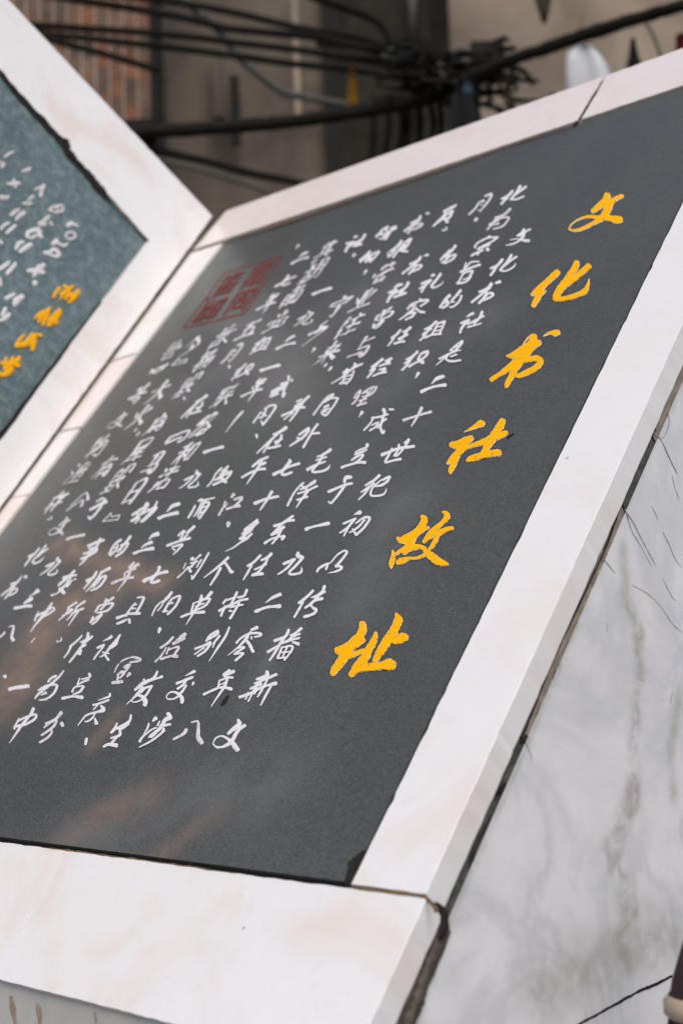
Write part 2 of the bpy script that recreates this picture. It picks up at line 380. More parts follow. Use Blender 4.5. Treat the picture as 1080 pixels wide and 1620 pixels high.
if 0: bead([(828, 1170, 12), (800, 1245, 13), (775, 1300, 13), (745, 1360, 14), (718, 1420, 12), (705, 1440, 10)], M['mortargrey'], 'mortar_bead')
bead([(700, 1465, 20), (690, 1500, 20), (672, 1550, 20), (655, 1600, 20), (640, 1640, 20)], M['mortar'], 'mortar_bead', .003, .006)
strokes_px('mortar_bead', [[(690, 1430, 8), (700, 1442, 12), (703, 1462, 14), (698, 1480, 12)]], M['joint'], mon, W(CE+.010, 0, 0), U, .0, .003, .25)
# dark open edge of the joint next to the frame
for pts in ([(1081, 563, 2.6), (1031, 683, 2.6)], [(986, 784, 2.6), (953, 876, 3), (877, 1038, 2.6), (827, 1163, 3)], [(832, 1165, 6), (826, 1172, 9)], [(798, 1240, 5), (792, 1249, 8), (786, 1256, 4)], [(1034, 678, 6), (1029, 686, 6)], [(776, 1290, 2.5), (745, 1355, 2.5)], [(693, 1462, 3), (660, 1560, 3), (634, 1625, 3)]):
    strokes_px('open_joint', [pts], M['joint'], mon, W(CE+.0015, 0, 0), U, 0, .0003, .5, 14)
# cracks and veins traced on the cheek
cr = [[(1036, 686, 2), (1046, 698, 1.5), (1060, 728, 2.5), (1070, 748, 1.2)], [(1054, 650, 1), (1058, 668, 1.6), (1052, 686, 1.4), (1044, 695, 1.6)], [(988, 806, 2.6), (1003, 830, 2.2), (1016, 856, 1.8), (1036, 893, 1.2)], [(990, 810, 4), (998, 838, 1.6), (1012, 862, 1), (1030, 895, .8)], [(1048, 842, 1.4), (1058, 862, 1.6), (1068, 885, 1.2), (1076, 895, .8)],
      [(947, 874, 1), (958, 889, 2), (972, 906, 1)], [(879, 1038, 1.6), (885, 1052, .9), (884, 1068, .7)], [(828, 1170, 1.6), (838, 1190, 1), (841, 1204, .6)], [(1000, 926, 1.2), (1025, 940, 1.2), (1045, 960, .8), (1062, 985, 1), (1078, 1000, .7)], [(1048, 916, .8), (1063, 945, 1.1), (1070, 950, .7)], [(1062, 752, 1), (1068, 775, 1.2), (1074, 790, .7)],
      [(1030, 800, 1), (1036, 812, 1.3), (1040, 822, .6)], [(960, 985, 1), (961, 1000, .6)], [(1064, 1090, 1.6), (1060, 1110, 1.2)]]
for c in cr:
    strokes_px('crack', [[(x, y, w_*.6) for x, y, w_ in c]], M['crack'], cheek, W(CE, 0, 0), U, .0005, .0002, .5, 10)
strokes_px('slab_joint', [[(900, 1628, 4), (960, 1596, 4), (1010, 1568, 4), (1030, 1560, 5), (1062, 1544, 3)]], M['joint'], mon, W(CE, 0, 0), U, .0006, .0003, .35, 10)
# ---- vertical face under the bottom band
lo = W(0, BV, HF)
fn = Vector((N.x, N.y, 0)).normalized()          # horizontal, facing the street
Hz = Vector((0, 0, 1))
b0, b1 = W(fold(BV)-.1, BV+.0045, .002), W(CE-.006, BV+.0045, .002)
vs = [b0, b1, Vector((b1.x, b1.y, .12)), Vector((b0.x, b0.y, .12))]
bs = [p - fn*.30 for p in vs]
base = mesh('base_front', vs+bs, [(0, 3, 2, 1), (4, 5, 6, 7), (0, 1, 5, 4), (3, 7, 6, 2), (1, 2, 6, 5), (0, 4, 7, 3)], M['base'], mon)
M['drip'] = plain('rusty_drip', (.40, .31, .20), .7, .3, 40, c2=(.52, .46, .36))
for s in ([(18, 1578, 6), (20, 1592, 9), (24, 1618, 5)], [(60, 1590, 6), (62, 1600, 9), (64, 1622, 5)], [(150, 1602, 3), (152, 1616, 4)]):
    strokes_px('drip_stain', [s], M['drip'], base, b0, fn, .0006, .0002, .2)
# plinth
pc = (W(-.45, BV, -.25)); 
pl = []
for z in (.12, 0):
    for du, dn in ((fold(BV)-.2, .06), (RE+.05, .06), (RE+.05, -1.1), (fold(BV)-.2, -1.1)):
        p = W(du, BV, 0) + fn*dn; pl.append(Vector((p.x, p.y, z)))
mesh('plinth', pl, [(0, 1, 2, 3), (7, 6, 5, 4), (0, 4, 5, 1), (1, 5, 6, 2), (2, 6, 7, 3), (3, 7, 4, 0)], M['base'], mon)
# ------------------------------------------------------------------ LETTERING
GL = {
'文': "4052 2473 6246280806357799", '化': "3005 2329 9053 6058699996", '书': "217153 048386 4049 8092", '社': "2031 034306 2529 3546 5393 7078 4898",
'是': "3034 307074 3272 3474 0595 5558 5787 3507 264899", '二': "2272 0797", '十': "0494 5059", '世': "0393 202898 5056 7055 5675", '纪': "30034307 0848 518185 5585 55589996",
'初': "2031 033306 2529 3547 52928878 724839", '以': "082638 469092667839", '传': "3005 2329 4282 3595 6047 478768 6889",
'播': "0232 202918 0635 8051 4292 6055 6234 6294 5559 558589 5989 5787 7579", '新': "2031 0242 1223 4333 0444 0646 2649 2609 3648 8062 616749 6494 8489",
'为': "2031 5008 13738869 5566", '宗': "4051 0203 029273 2474 0696 565948 3718 6788", '旨': "6122 303382 2529 257579 2777 2979",
'的': "2011 1218 124248 1545 1848 6053 62929978 6475", '组': "30034307 0848 5158 518188 5383 5585 4898", '织': "30034307 0848 5155 518185 5585 5638 7699",
'成': "1282 121809 14444737 50549897 8468 7081", '立': "4051 1383 2436 7456 0898", '于': "2171 0494 515938", '一': "0595", '九': "403609 1363689896",
'零': "2070 0203 029273 5045 2434 6474 5508 5597 3666 377758", '年': "3012 2181 2474 2426 0696 5159", '八': "1936 32516889", '月': "303609 30707868 3272 3474",
'毛': "7021 1373 0585 4058699896", '泽': "1021 0313 0926 408143 5275 3585 2797 5459", '东': "0282 402585 555948 3718 7698", '多': "4012 317104 4344 6427 458509 5567",
'任': "3005 2329 8151 3595 6169 4989", '特': "1004 0242 2029 0746 5292 7054 4494 4696 757968 5667", '别': "1013 104043 1343 05454837 2409 6266 909988",
'交': "5171 328254 5446280806367799 8494", '涉': "1021 0313 0926 6064 6282 4144 3494 6467 4536 8539", '员': "3033 307073 3373 2428 247478 5509 6798",
'易': "3034 307074 3272 3474 3416 25858878 4518 6538", '礼': "2031 034306 2529 3546 70789996", '容': "4051 0203 029283 3415 6475 5408 5496 373979 377779",
'理': "0131 0434 0837 2027 5055 509095 5292 5595 7058 5686 4898", '街': "1003 2205 1519 3161 5048 3363 3565 3868 7191 6494 848978",
'报': "0232 202918 0635 5059 50807353 5484 8449 5599", '营': "0191 3032 6062 0305 039394 3436 346466 3666 2729 277779 2979", '业': "3037 5057 0225 8265 0898",
'往': "2002 2204 1519 6071 4292 4595 6269 3898", '来': "2272 2334 7364 0595 4049 5508 5598", '与': "3035 3282 35858968 0767",
'曾': "2031 7061 1216 128286 1686 4245 1484 2729 277779 2979", '省': "5053 3123 7182 7306 3539 357579 3777 3979", '内': "1219 12928978 504527 4567 3555",
'外': "3002 21515409 2334 7079 7496", '个': "5006 5096 4549", '单': "2031 7061 1216 128286 1686 1484 5159 0797", '位': "3005 2329 6071 4292 5456 8466 3898",
'发': "201484 7182 5009 458549 4699", '生': "2003 1383 5158 1585 0898", '江': "1021 0313 0926 4292 6268 3898", '、': "3456", '浏': "1021 0313 0926 4051 3262 5339 3469 7277 909988",
'阳': "1019 1040244426 5159 519199 5595 5898", '武': "1151 0363 3437 1518 0857 4656 60649997 8192", '冈': "1019 10909988 7337 3376",
'溆': "1021 0313 0926 5022 5072 3363 2565 4348 3627 5667 729258 7398", '浦': "1021 0313 0926 3292 3439 348488 3686 6069 8091", '宝': "4051 0203 029283 2474 2676 0898 5458 6777",
'庆': "4051 1292 121709 3585 6539 6699", '等': "2003 1141 3142 6053 5191 7182 2474 4346 0696 1888 676958", '七': "0694 40478987", '县': "2026 207076 2272 2474 0696 462878 7689",
'设': "1021 03232846 505343 50808394 458539 5699", '分': "3005 6095 25757858 4519", '共': "1181 3036 6066 0696 3819 6788", '湖': "1021 0313 0926 2343 3036 262949 264649 606859 60909989 6393 6595",
'南': "2171 4043 1319 13838978 3445 6455 2666 2868 4549", '党': "5053 2132 7162 0405 049495 3537 356567 3767 4709 57589896", '联': "0040 1017 3039 1232 1434 0837 5061 8071 5383 4595 6439 6599",
'络': "30034307 0848 6043 518138 5397 5759 578788 5989", '和': "4011 0353 3039 3408 3456 6268 629288 6888", '活': "1021 0313 0926 8141 3393 6156 4649 468689 4989",
'动': "0141 0444 240837 3648 53939978 714639", '场': "0333 1017 0836 418144948978 6538 8559", '扬': "0232 202918 0635 418144948978 6538 8559", '所': "4011 111609 134346 1646 9062 616849 6494 8489",
'作': "3005 2329 6043 5292 6269 6484 6686", '中': "1216 129286 1686 5059", '变': "4051 1292 4245 6265 1325 8394 267609 3699", '事': "0191 2224 227274 2474 157578 0696 1878 505938",
'马': "207074 4145 35858968 1767", '日': "2028 207079 2474 2878", '毁': "2011 1115 3141 4145 1343 1545 0747 2629 0949 606354 609093 558549 6699",
'『': "03939777750503", '』': "12179795353212", '有': "0282 4008 3439 34748968 3575 3777", '屋': "208083 2383 202609 3484 4536 3686 6569 2898", '房': "4051 227275 2474 222609 2686 4638 47878968",
'大': "0393 504609 5499", '。': "3445564534", '夕': "4004 308509 4456", '五': "1181 4138 247478 0898", '三': "2171 2464 0898", '在': "0292 4007 2529 4585 6369 3898",
'物': "1004 0242 2029 0745 6044 53939968 6347 7448", '遗': "4143 418183 4383 6054 3494 4547 458587 6648 1021 032507 082899", '存': "0292 4007 2529 438364 3696 646958",
'告': "2003 1383 5056 0595 2729 277779 2979", '火': "1224 8264 504609 5599", '故': "0343 2025 0609 064648 0848 6043 5393 7348 4599", '平': "1181 2334 7364 0595 4149",
'丨': "5149", '》': "025592 146284", '《': "064296 085588", '宁': "4051 0203 029283 2484 555938", '乡': "503274 4304 34740 9".replace(' 9', '9'), '经': "30034307 0848 518144 5364 4585 6568 4898", '：': "4445 4748",
}
TXT = """文822,375 化797,420 书768,463 社742,505 是712,559 二689,606 十659,660 世629,713 纪595,771 初562,829 以524,892 传492,950 播453,1020 新410,1088 文364,1166
化812,309 为788,346 宗765,390 旨741,430 的713,474 组685,523 织658,570 、662,595 成595,668 立565,722 于540,773 一501,831 九459,894 二434,949 零386,1020 年350,1087 八299,1161
月760,323 、751,347 毛508,732 泽477,782 东441,839 任405,898 特373,952 别336,1020 交290,1087 涉245,1157
员704,341 。702,363 易710,405 礼682,446 容657,489 任633,532 经602,582 理575,627 、573,655
书658,355 报631,393 营607,432 业576,475 往554,515 来523,558 。521,582 书657,420 社630,461 曾605,504 与574,549 省549,592 内516,640 外484,690 七453,741 十422,793 多386,848 个347,904 单312,957 位271,1026 发229,1088 生187,1158
街609,368 的583,408 、577,432 社561,385 、560,404 宁535,485 乡504,526 、495,555 武446,613 冈420,655 、406,690 溆350,755 浦319,805 等286,857 七245,912 县206,966 设173,1026 立123,1086 分84,1153
共516,397 湖495,430 南465,468 党441,508 组412,548 织384,589 联355,629 络322,674 和294,718 活262,757 动228,812 的189,866 场155,919 所117,970 。95,1012
并469,646 在431,695 平405,744 江370,797 、362,830 浏307,895 阳263,957 、252,998 宝201,1058 庆149,1122 、137,1173
一509,461 九480,504 二453,542 一427,582 年402,618 丨371,667 一338,712 九301,759 二268,811 三232,862 年200,912 曾165,964 作125,1022 为76,1086 中40,1146
、470,391 二475,408 七452,444 年424,481 五394,522 月367,560 、363,581 故355,532 扬326,570 毁297,610 、292,631 在307,644 『280,693 马242,734 日211,780 』177,820 事147,873 变105,922 中68,975 、54,1014
夕306,547 』284,572 大253,619 火221,660 。217,684 房251,670 屋220,713 毁189,757 于157,802 一120,850 九81,896 三44,950 八9,1003 告273,554 》248,588 等220,624 文186,666 物155,708 遗124,749 存91,793 。79,820
有168,740 《130,790 文94,834 化59,880 书23,928 一28,1088 、7,1070"""
GL['并'] = "2031 7061 1383 0696 3249 6269".replace('3249', '333609')
def glyph(ch_, cu, cv, parent, size, w, name='character', m=None, worn=False):
    vs, fs = [], []
    tilt = .17+rs(.04); k = size/9.0; sx = .83+rs(.05); sy = 1.06+rs(.06)
    nst = len(GL[ch_].split())
    if nst > 9: w *= .80
    elif nst <= 4: w *= 1.15
    if ch_ in '、。': k *= .62 if ch_ == '。' else .8
    ox, oy = rs(.002), rs(.002)
    for i, s in enumerate(GL[ch_].split()):
        P = [(int(s[j])-4.5+rs(.22), 4.5-int(s[j+1])+rs(.22)) for j in range(0, len(s)-1, 2)]
        P = [(x*sx*k, (y*sy + x*tilt)*k) for x, y in P]
        L = sum(math.dist(P[j], P[j+1]) for j in range(len(P)-1)); nP = len(P)
        dx, dy = P[-1][0]-P[0][0], P[-1][1]-P[0][1]
        horiz = abs(dx) > abs(dy)*1.2; pts = []
        a0 = 1.0+rs(.2)
        # corners stay crisp: two-point strokes get a slight bow
        if nP == 2:
            mx, my = (P[0][0]+P[1][0])/2, (P[0][1]+P[1][1])/2; bow = rs(.04)+(.03 if horiz else -.03)
            P = [P[0], (mx-dy*bow, my+dx*bow), P[1]]; nP = 3
        for j, p in enumerate(P):
            t = j/(nP-1)
            if horiz: f = (.95, .68, 1.15)[min(2, int(t*2.99))]
            else: f = (1.2-.9*t if nP == 3 else 1.15-.5*t) if dx < 0 else (.55+.75*t if dx > abs(dy)*.4 else 1.05-.3*t)
            if L < size*.25: f = .8+.5*t
            pts.append((p[0], p[1], w*f*a0*(1+rs(.12))))
        if horiz and nP == 3: pts[0] = (*pts[0][:2], pts[0][2]*.85)
        q = cat(pts, 4 if nP <= 3 else 3)
        brush(q, lambda x, y, h: W(cu+ox+x, cv+oy+y, h), .0004+.00014*i, .0004, .22, vs, fs)
    c = W(cu, cv, 0)
    return mesh(name, vs, fs, m or (M['whiteworn'] if worn else M['white']), parent, smooth=True, loc=c-origin(parent))
# brush strokes of the characters that show clearly: origin line, then per character x,y,width runs at 6x
BR_ = """320,1040
年 205,165,30 260,130,36 / 210,180,26 300,135,34 / 215,190,20 290,195,28 / 165,225,16 155,280,22 / 165,225,18 235,200,20 / 160,270,14 215,245,14 / 20,355,28 140,300,24 200,290,24 280,305,34 / 245,200,26 215,280,30 150,380,20 90,470,8
新 615,140,34 610,180,44 520,210,26 / 500,250,20 600,210,26 705,165,30 / 460,300,24 560,255,30 / 360,380,32 470,340,28 560,290,30 620,270,26 700,250,40 / 520,260,20 440,420,18 / 440,340,22 415,400,18 / 520,300,22 500,350,20 / 620,220,22 560,330,24 530,380,16 / 655,280,22 600,380,24 560,460,14
文 345,600,34 350,640,50 300,680,40 250,725,30 / 405,650,34 350,685,34 320,730,40 270,810,40 200,850,26 140,855,22 105,825,14 / 105,820,10 130,770,16 190,750,20 250,780,30 300,830,48 335,880,50
140,1040
宝 430,0,24 490,15,26 480,35,24 400,50,20 / 430,-5,16 330,30,14 280,80,14 248,145,10 / 350,95,36 400,70,20 360,130,18 330,160,18 / 280,170,20 320,140,26 345,150,24 300,200,20 / 285,180,18 280,215,24 / 235,245,30 320,235,36 / 395,160,36 375,185,20
发 655,135,20 620,200,28 520,250,38 445,310,24 / 530,215,24 540,240,20 / 700,185,28 660,200,20 600,220,24 520,255,24 / 520,290,30 470,350,30 420,400,16 365,450,6 / 600,280,28 550,290,22 500,330,36 / 605,275,24 560,350,24 500,410,18 430,430,14 420,405,12 460,370,16 510,375,36 545,420,50 540,455,40
交 1005,135,34 975,150,24 920,178,6 / 990,190,24 930,215,30 840,250,26 / 930,220,20 905,260,24 850,300,24 / 930,270,22 890,330,28 830,390,20 760,400,16 745,370,12 780,335,16 840,340,28 890,390,40 890,430,34 / 1000,245,26 990,265,16
生 275,625,14 250,680,30 220,715,26 / 405,550,20 390,610,30 310,660,30 240,690,20 / 385,635,20 320,680,26 / 300,690,26 300,740,30 220,770,20 / 290,740,20 230,810,26 / 150,850,24 200,830,34 270,840,44
涉 640,580,40 615,605,20 / 575,630,18 565,670,20 530,725,10 / 490,800,28 520,755,22 600,690,18 650,670,16 / 760,540,40 780,570,44 730,600,40 680,680,36 600,740,24 575,765,12 / 680,610,14 660,650,20 / 640,720,34 600,760,26 / 780,640,26 700,655,26 / 720,680,24 700,720,20 / 725,700,24 680,740,24 600,800,22 490,858,12
八 930,690,34 900,730,30 810,780,24 / 980,620,14 1040,610,26 1045,680,34 1045,760,44 1075,810,50
0,1040
、 40,180,22 60,180,20 50,200,10
一 95,305,34 150,290,34 270,275,38
为 535,178,24 490,200,22 460,235,18 / 608,130,14 560,190,22 470,270,24 370,350,24 335,395,12 / 370,315,20 440,275,24 520,260,24 545,280,26 510,350,22 440,400,20 380,408,14 / 395,360,14 440,340,28
立 850,160,28 855,190,20 780,210,16 / 845,215,18 790,235,20 740,260,18 / 760,200,12 740,255,14 / 800,280,22 760,330,26 700,355,14 / 790,275,18 720,285,16 690,330,20 / 600,392,30 690,375,24 785,385,38
中 320,490,34 290,550,26 230,620,30 160,720,22 95,815,6 / 185,580,10 165,620,16 140,680,20 / 170,610,20 250,570,22 330,545,24 350,560,24 320,600,26 240,640,26 145,660,26
分 585,525,34 540,580,30 480,620,26 425,665,18 / 440,630,24 520,600,22 540,610,24 500,670,26 400,740,22 / 480,690,22 500,710,24 450,770,22 385,810,26 / 590,630,38 600,650,34
庆 1045,350,24 1035,375,22 935,410,8 / 1035,408,20 960,435,20 890,455,22 / 930,455,18 890,500,10 / 965,465,24 990,500,40 930,520,26 830,550,20 790,590,16 745,650,8 / 905,540,14 880,580,18 840,610,18 810,615,10 / 905,580,14 920,630,40
、 825,775,28 815,825,26
360,910
特 90,165,26 70,210,26 20,300,20 / -10,230,20 -40,270,22 / 0,240,20 60,215,20 / -75,340,30 20,290,26 100,260,22 / -20,300,24 -60,390,22 / 185,145,28 160,200,24 105,215,26 / 30,300,22 110,250,24 195,230,24 / 30,310,20 150,285,20 / 115,270,22 70,350,24 30,415,26 / 25,345,24 50,350,18
二 360,265,6 430,215,30 500,185,38 / 270,345,36 360,310,28 430,300,26 495,298,44
传 810,150,28 750,210,28 680,265,30 / 715,260,22 670,340,24 635,400,22 / 920,110,34 900,160,32 850,200,34 800,215,16 / 925,160,24 870,190,20 / 900,225,30 830,245,26 / 860,210,24 800,270,30 740,315,22 / 790,290,24 820,320,30 845,330,28 820,370,30 735,400,32
零 280,498,36 230,520,26 / 85,645,22 140,590,22 220,555,24 310,555,26 315,575,22 260,590,18 / 220,540,20 190,590,22 / 230,590,20 230,610,14 / 190,590,34 150,640,26 90,700,18 5,765,6 / 180,620,30 215,670,32 245,730,34 / 90,700,14 155,685,22 150,700,24 70,750,20 / 70,755,20 155,745,22 120,780,26 80,815,22
播 580,520,28 560,570,30 520,620,28 460,720,26 400,810,18 / 450,625,34 540,590,26 / 385,730,30 470,680,24 / 700,510,32 650,550,26 600,575,20 / 610,590,24 690,560,20 / 520,650,26 600,620,26 685,600,22 / 640,570,20 560,640,24 / 620,640,20 675,660,36 / 520,690,20 480,790,24 / 530,690,20 620,680,24 600,740,22 545,810,20 / 510,740,18 590,735,18 / 570,690,20 530,780,18 / 480,795,22 560,790,20
200,910
县 105,215,14 160,210,22 165,230,24 130,300,24 100,350,22 / 85,270,16 20,350,20 0,390,20 / 60,290,16 100,280,16 / 40,320,14 90,320,16 / 30,370,24 130,365,30 / 30,420,22 35,455,26 / -85,410,30 10,380,22 / -80,465,24 -20,440,26 10,425,16
阳 430,165,28 380,230,26 330,260,16 280,310,18 245,385,14 / 380,215,20 340,290,14 300,340,12 / 440,220,18 390,290,22 360,350,24 / 430,230,18 500,200,24 510,220,26 460,310,24 395,375,20 / 400,280,16 445,265,18 / 350,350,20 400,345,16
、 318,510,34 310,545,24
单 715,195,24 700,240,24 / 810,165,32 750,230,26 / 640,270,20 620,350,24 / 650,265,14 780,225,22 790,245,24 740,300,22 640,345,18 / 660,300,16 740,270,16 / 525,400,26 620,365,22 740,355,34 / 730,225,22 660,330,24 570,475,8
位 445,590,24 400,640,24 330,690,26 / 380,690,14 330,770,18 275,825,16 / 560,560,30 510,590,22 / 550,600,34 450,655,30 / 480,620,20 560,575,24 / 400,715,16 480,685,20 500,695,24 450,770,22 / 410,690,14 385,750,18 / 335,800,26 420,775,24 485,775,40
别 870,530,26 800,570,24 760,625,22 / 870,530,24 865,560,24 780,610,24 / 655,700,24 740,670,26 800,640,26 790,670,26 740,730,24 680,770,22 / 740,690,18 650,755,14 / 885,580,26 840,640,22 825,690,12 / 980,500,20 940,590,24 860,710,22 790,820,8
40,910
三 120,150,44 90,175,20 40,205,8 / 65,220,34 40,240,40 -10,270,14 / -95,315,30 20,295,30 60,295,34
变 470,-40,24 430,0,24 / 370,30,36 420,10,30 490,0,20 / 390,40,24 340,80,26 320,100,20 / 430,20,24 400,80,24 330,150,28 / 450,50,18 400,110,24 / 330,130,22 370,170,40 / 255,195,20 300,180,14 340,155,14 / 480,40,22 475,45,18
中 255,265,18 230,310,24 170,390,28 110,460,20 55,540,8 / 130,350,14 100,410,20 95,435,14 / 110,390,22 190,350,20 260,310,20 280,330,18 240,360,20 150,410,22
所 490,260,22 410,310,18 / 415,310,14 390,370,18 320,430,10 / 420,330,18 455,325,18 400,370,20 360,385,14 / 570,250,22 500,300,20 470,350,18 400,430,10 / 555,320,24 500,340,18 440,370,14 / 510,340,18 470,400,18 415,485,8
曾 775,235,30 760,260,24 / 840,215,24 790,250,20 / 700,300,24 670,350,20 / 710,290,18 820,270,22 835,285,22 780,340,22 690,360,18 / 770,280,18 720,330,20 / 730,370,20 640,440,18 / 730,380,20 680,440,20 640,470,18 / 650,400,18 625,455,20
作 540,575,16 500,620,20 430,680,24 / 440,680,18 400,750,18 372,785,14 / 600,555,30 590,610,30 530,640,18 / 640,585,24 560,650,26 / 600,590,30 540,680,22 480,760,22 425,830,18 / 580,665,20 520,700,20 / 530,720,34 520,750,36
设 820,585,32 790,605,20 740,628,6 / 690,690,24 750,665,26 / 745,680,16 690,750,18 655,800,18 / 905,570,18 870,620,28 800,690,16 / 880,600,20 865,660,22 790,710,20 / 810,700,16 770,740,18 / 740,735,14 800,750,16 / 790,720,20 740,770,18 715,780,10 / 760,760,20 795,810,28
、 95,600,10 60,640,12
。 345,595,12 345,620,14 310,635,12 305,620,8
440,790
初 775,125,44 720,148,8 / 620,232,24 735,185,24 / 720,200,26 660,270,24 590,320,18 / 660,280,24 625,350,16 / 740,230,18 810,180,22 865,175,28 860,210,26 800,290,26 740,340,28 / 820,200,24 760,270,22 680,320,14 / 740,340,24 710,290,20
一 265,285,36 340,260,24 480,230,36
以 370,685,24 390,655,26 450,620,24 500,600,14 560,530,18 630,490,22 650,510,26 600,580,26 550,640,28 / 475,610,20 455,665,24 / 550,630,26 600,645,30 590,670,26 540,690,20 475,705,6
九 190,510,30 190,540,44 235,555,34 / 235,555,30 170,630,26 110,690,24 120,715,24 200,705,26 225,680,22 220,650,10 / 55,615,28 150,575,30 / 160,570,24 80,660,24 0,715,16
280,790
多 765,195,22 720,230,22 640,290,18 / 770,220,26 730,250,26 640,310,22 / 740,250,22 700,285,26 620,330,18 / 715,290,22 660,330,28 600,380,24 / 710,330,24 660,380,26 610,410,20 540,460,16 460,500,6 / 620,380,30 650,370,30
东 1100,160,24 1060,190,30 1000,230,28 925,255,28 / 1110,200,26 1020,215,18 / 1010,220,22 950,290,24 900,340,28 / 1015,265,32 960,310,28 905,340,24 / 990,300,26 950,370,26 905,425,18 / 835,420,26 900,380,20 960,360,18 / 980,360,20 1020,355,30 1000,385,28
浏 150,565,40 140,570,30 / 225,530,22 170,580,14 / 85,610,12 65,660,12 / 10,745,18 60,700,12 100,660,18 150,640,16 / 135,610,18 200,590,18 / 180,600,20 120,660,20 / 110,650,24 135,690,30 / 235,580,18 190,650,14 / 305,515,22 240,630,20 150,765,18 / 145,730,16 150,760,24
个 485,555,30 440,600,26 370,660,22 260,745,10 / 455,600,26 490,650,26 515,690,36 535,690,20 / 415,655,28 380,720,26 320,815,18
任 790,535,28 740,590,24 675,635,26 / 710,630,20 670,700,22 632,765,14 / 895,520,34 860,555,28 805,580,24 / 860,560,26 850,600,22 / 740,670,18 850,620,22 / 840,610,28 780,690,24 720,720,22 / 720,725,28 815,710,34
、 490,230,44 485,260,24
浦 210,15,26 240,0,20 / 175,60,18 150,110,22 110,175,22 / 230,50,20 190,130,22 160,165,12 / 230,40,18 300,30,26 300,60,26 260,120,24 215,185,22 / 230,80,16 290,70,16 / 220,130,18 250,125,16 / 270,20,22 200,170,16 / 230,20,20 360,-10,16
120,790
于 290,25,34 230,50,26 140,100,26 / 280,0,26 240,70,24 190,140,22 140,185,26 125,170,22 / 260,-10,20 200,25,14
』 340,130,10 260,210,12 / 260,210,12 400,195,14 / 400,195,12 420,150,12 / 420,150,10 345,170,12 / 345,170,10 335,135,10
动 680,45,44 660,60,24 / 540,150,24 640,85,26 690,60,20 / 650,110,26 600,160,20 530,210,26 / 540,200,20 610,180,20 565,230,14 / 775,25,18 740,90,24 690,150,22 625,215,24 / 620,150,18 765,75,24 740,120,24 640,215,20 / 655,100,20 690,90,16 / 610,100,20 560,210,14
二 980,45,36 920,65,34 865,120,8 / 790,180,34 860,155,28 965,130,40
事 235,370,16 215,405,22 / 120,445,28 200,410,28 265,390,30 / 225,400,24 200,450,24 130,500,24 / 130,470,18 200,465,24 190,500,24 130,540,22 / 80,520,20 150,500,18 / 55,570,24 120,540,20 190,490,18 / 130,520,24 90,580,22 40,630,12
的 430,385,24 370,430,22 320,520,22 / 400,430,20 385,480,20 330,535,20 / 340,470,14 380,460,14 / 520,355,28 480,410,24 400,500,20 / 430,440,18 490,420,24 500,430,22 450,500,22 385,545,24 / 420,475,22 430,490,18
三 780,330,44 735,345,34 695,385,8 / 720,410,36 670,430,24 620,465,8 / 555,515,28 640,485,22 735,470,38
场 200,690,24 170,740,24 80,850,14 / 110,775,34 180,740,24 / 325,655,30 250,695,22 / 250,690,24 200,770,22 150,830,18 100,880,10 / 210,760,20 280,730,24 285,750,24 230,830,24 150,870,20 / 245,750,20 170,840,16
年 555,600,20 510,650,28 / 595,620,32 520,660,28 / 490,690,24 570,660,24 / 470,700,18 465,740,18 / 350,800,30 450,760,22 545,745,32 / 530,670,28 490,750,26 440,820,16 395,885,6
七 650,775,40 720,740,28 800,705,24 870,688,34 / 795,645,34 780,690,28 720,770,28 730,795,28 795,775,28
等 975,345,20 1030,300,26 1020,330,20 990,390,20 / 1125,260,28 1060,320,28 / 870,442,26 980,400,22 1085,372,28 / 1060,340,20 1000,400,20 / 920,455,18 1015,432,24 985,470,20 930,525,14 / 920,470,14 942,485,22
480,670
毛 255,250,34 200,290,26 130,320,14 / 215,320,22 120,352,16 / 40,440,34 110,400,24 210,365,18 / 190,290,22 150,370,24 90,440,26 100,465,24 180,455,24 235,430,24 255,395,6
立 605,205,38 600,225,20 520,260,20 / 600,250,18 550,275,24 490,295,18 / 505,265,16 490,300,16 / 460,350,22 520,310,24 570,300,20 540,340,24 480,385,20 / 365,420,28 440,395,22 520,375,26 585,375,32
世 745,300,34 830,265,28 920,235,28 1045,220,32 / 840,240,20 810,300,24 775,370,24 850,355,22 920,340,30 / 905,205,24 900,250,22 860,310,22 / 1000,155,24 960,190,20 / 1000,155,26 985,190,24 920,280,22 880,315,18 / 860,310,20 900,300,20
于 450,510,34 400,520,40 390,560,24 / 240,650,30 310,620,26 400,585,28 460,572,28 / 400,580,28 360,640,26 300,720,24 260,760,22 240,745,18
纪 720,495,30 670,540,26 590,590,20 / 670,570,22 600,620,22 550,655,18 / 640,590,20 580,670,20 525,725,16 / 810,510,30 750,540,22 / 820,510,26 800,550,26 740,590,26 680,600,18 / 740,540,14 660,610,20 640,660,22 650,690,24 720,690,22 770,670,20 790,625,8
320,670
泽 960,565,22 920,600,18 860,680,20 810,780,24 / 850,720,12 815,770,14 / 1075,545,22 1020,575,16 / 1070,560,22 980,610,24 930,630,16 / 950,600,24 1010,640,20 / 910,670,20 1000,640,22 1090,600,24 / 905,730,24 1000,700,24 / 1010,640,24 950,720,24 895,805,10
一 20,275,34 110,245,22 195,225,34
在 795,40,36 740,80,30 680,105,24 / 740,80,24 640,170,26 520,285,14 / 650,170,22 580,280,16 / 755,115,24 740,160,24 700,200,20 / 690,180,22 760,150,20 / 630,240,24 740,215,28
外 1010,50,34 960,80,26 920,110,22 / 1010,70,26 960,130,26 835,215,20 / 900,140,20 950,150,22 / 1095,10,26 1040,90,24 960,230,24 / 1040,100,20 1110,95,26
平 620,320,26 545,355,28 / 550,350,26 480,410,26 / 530,370,20 540,390,20 / 600,375,28 560,400,20 / 380,515,24 460,470,24 540,440,22 595,435,32 / 570,370,26 520,440,26 425,580,10
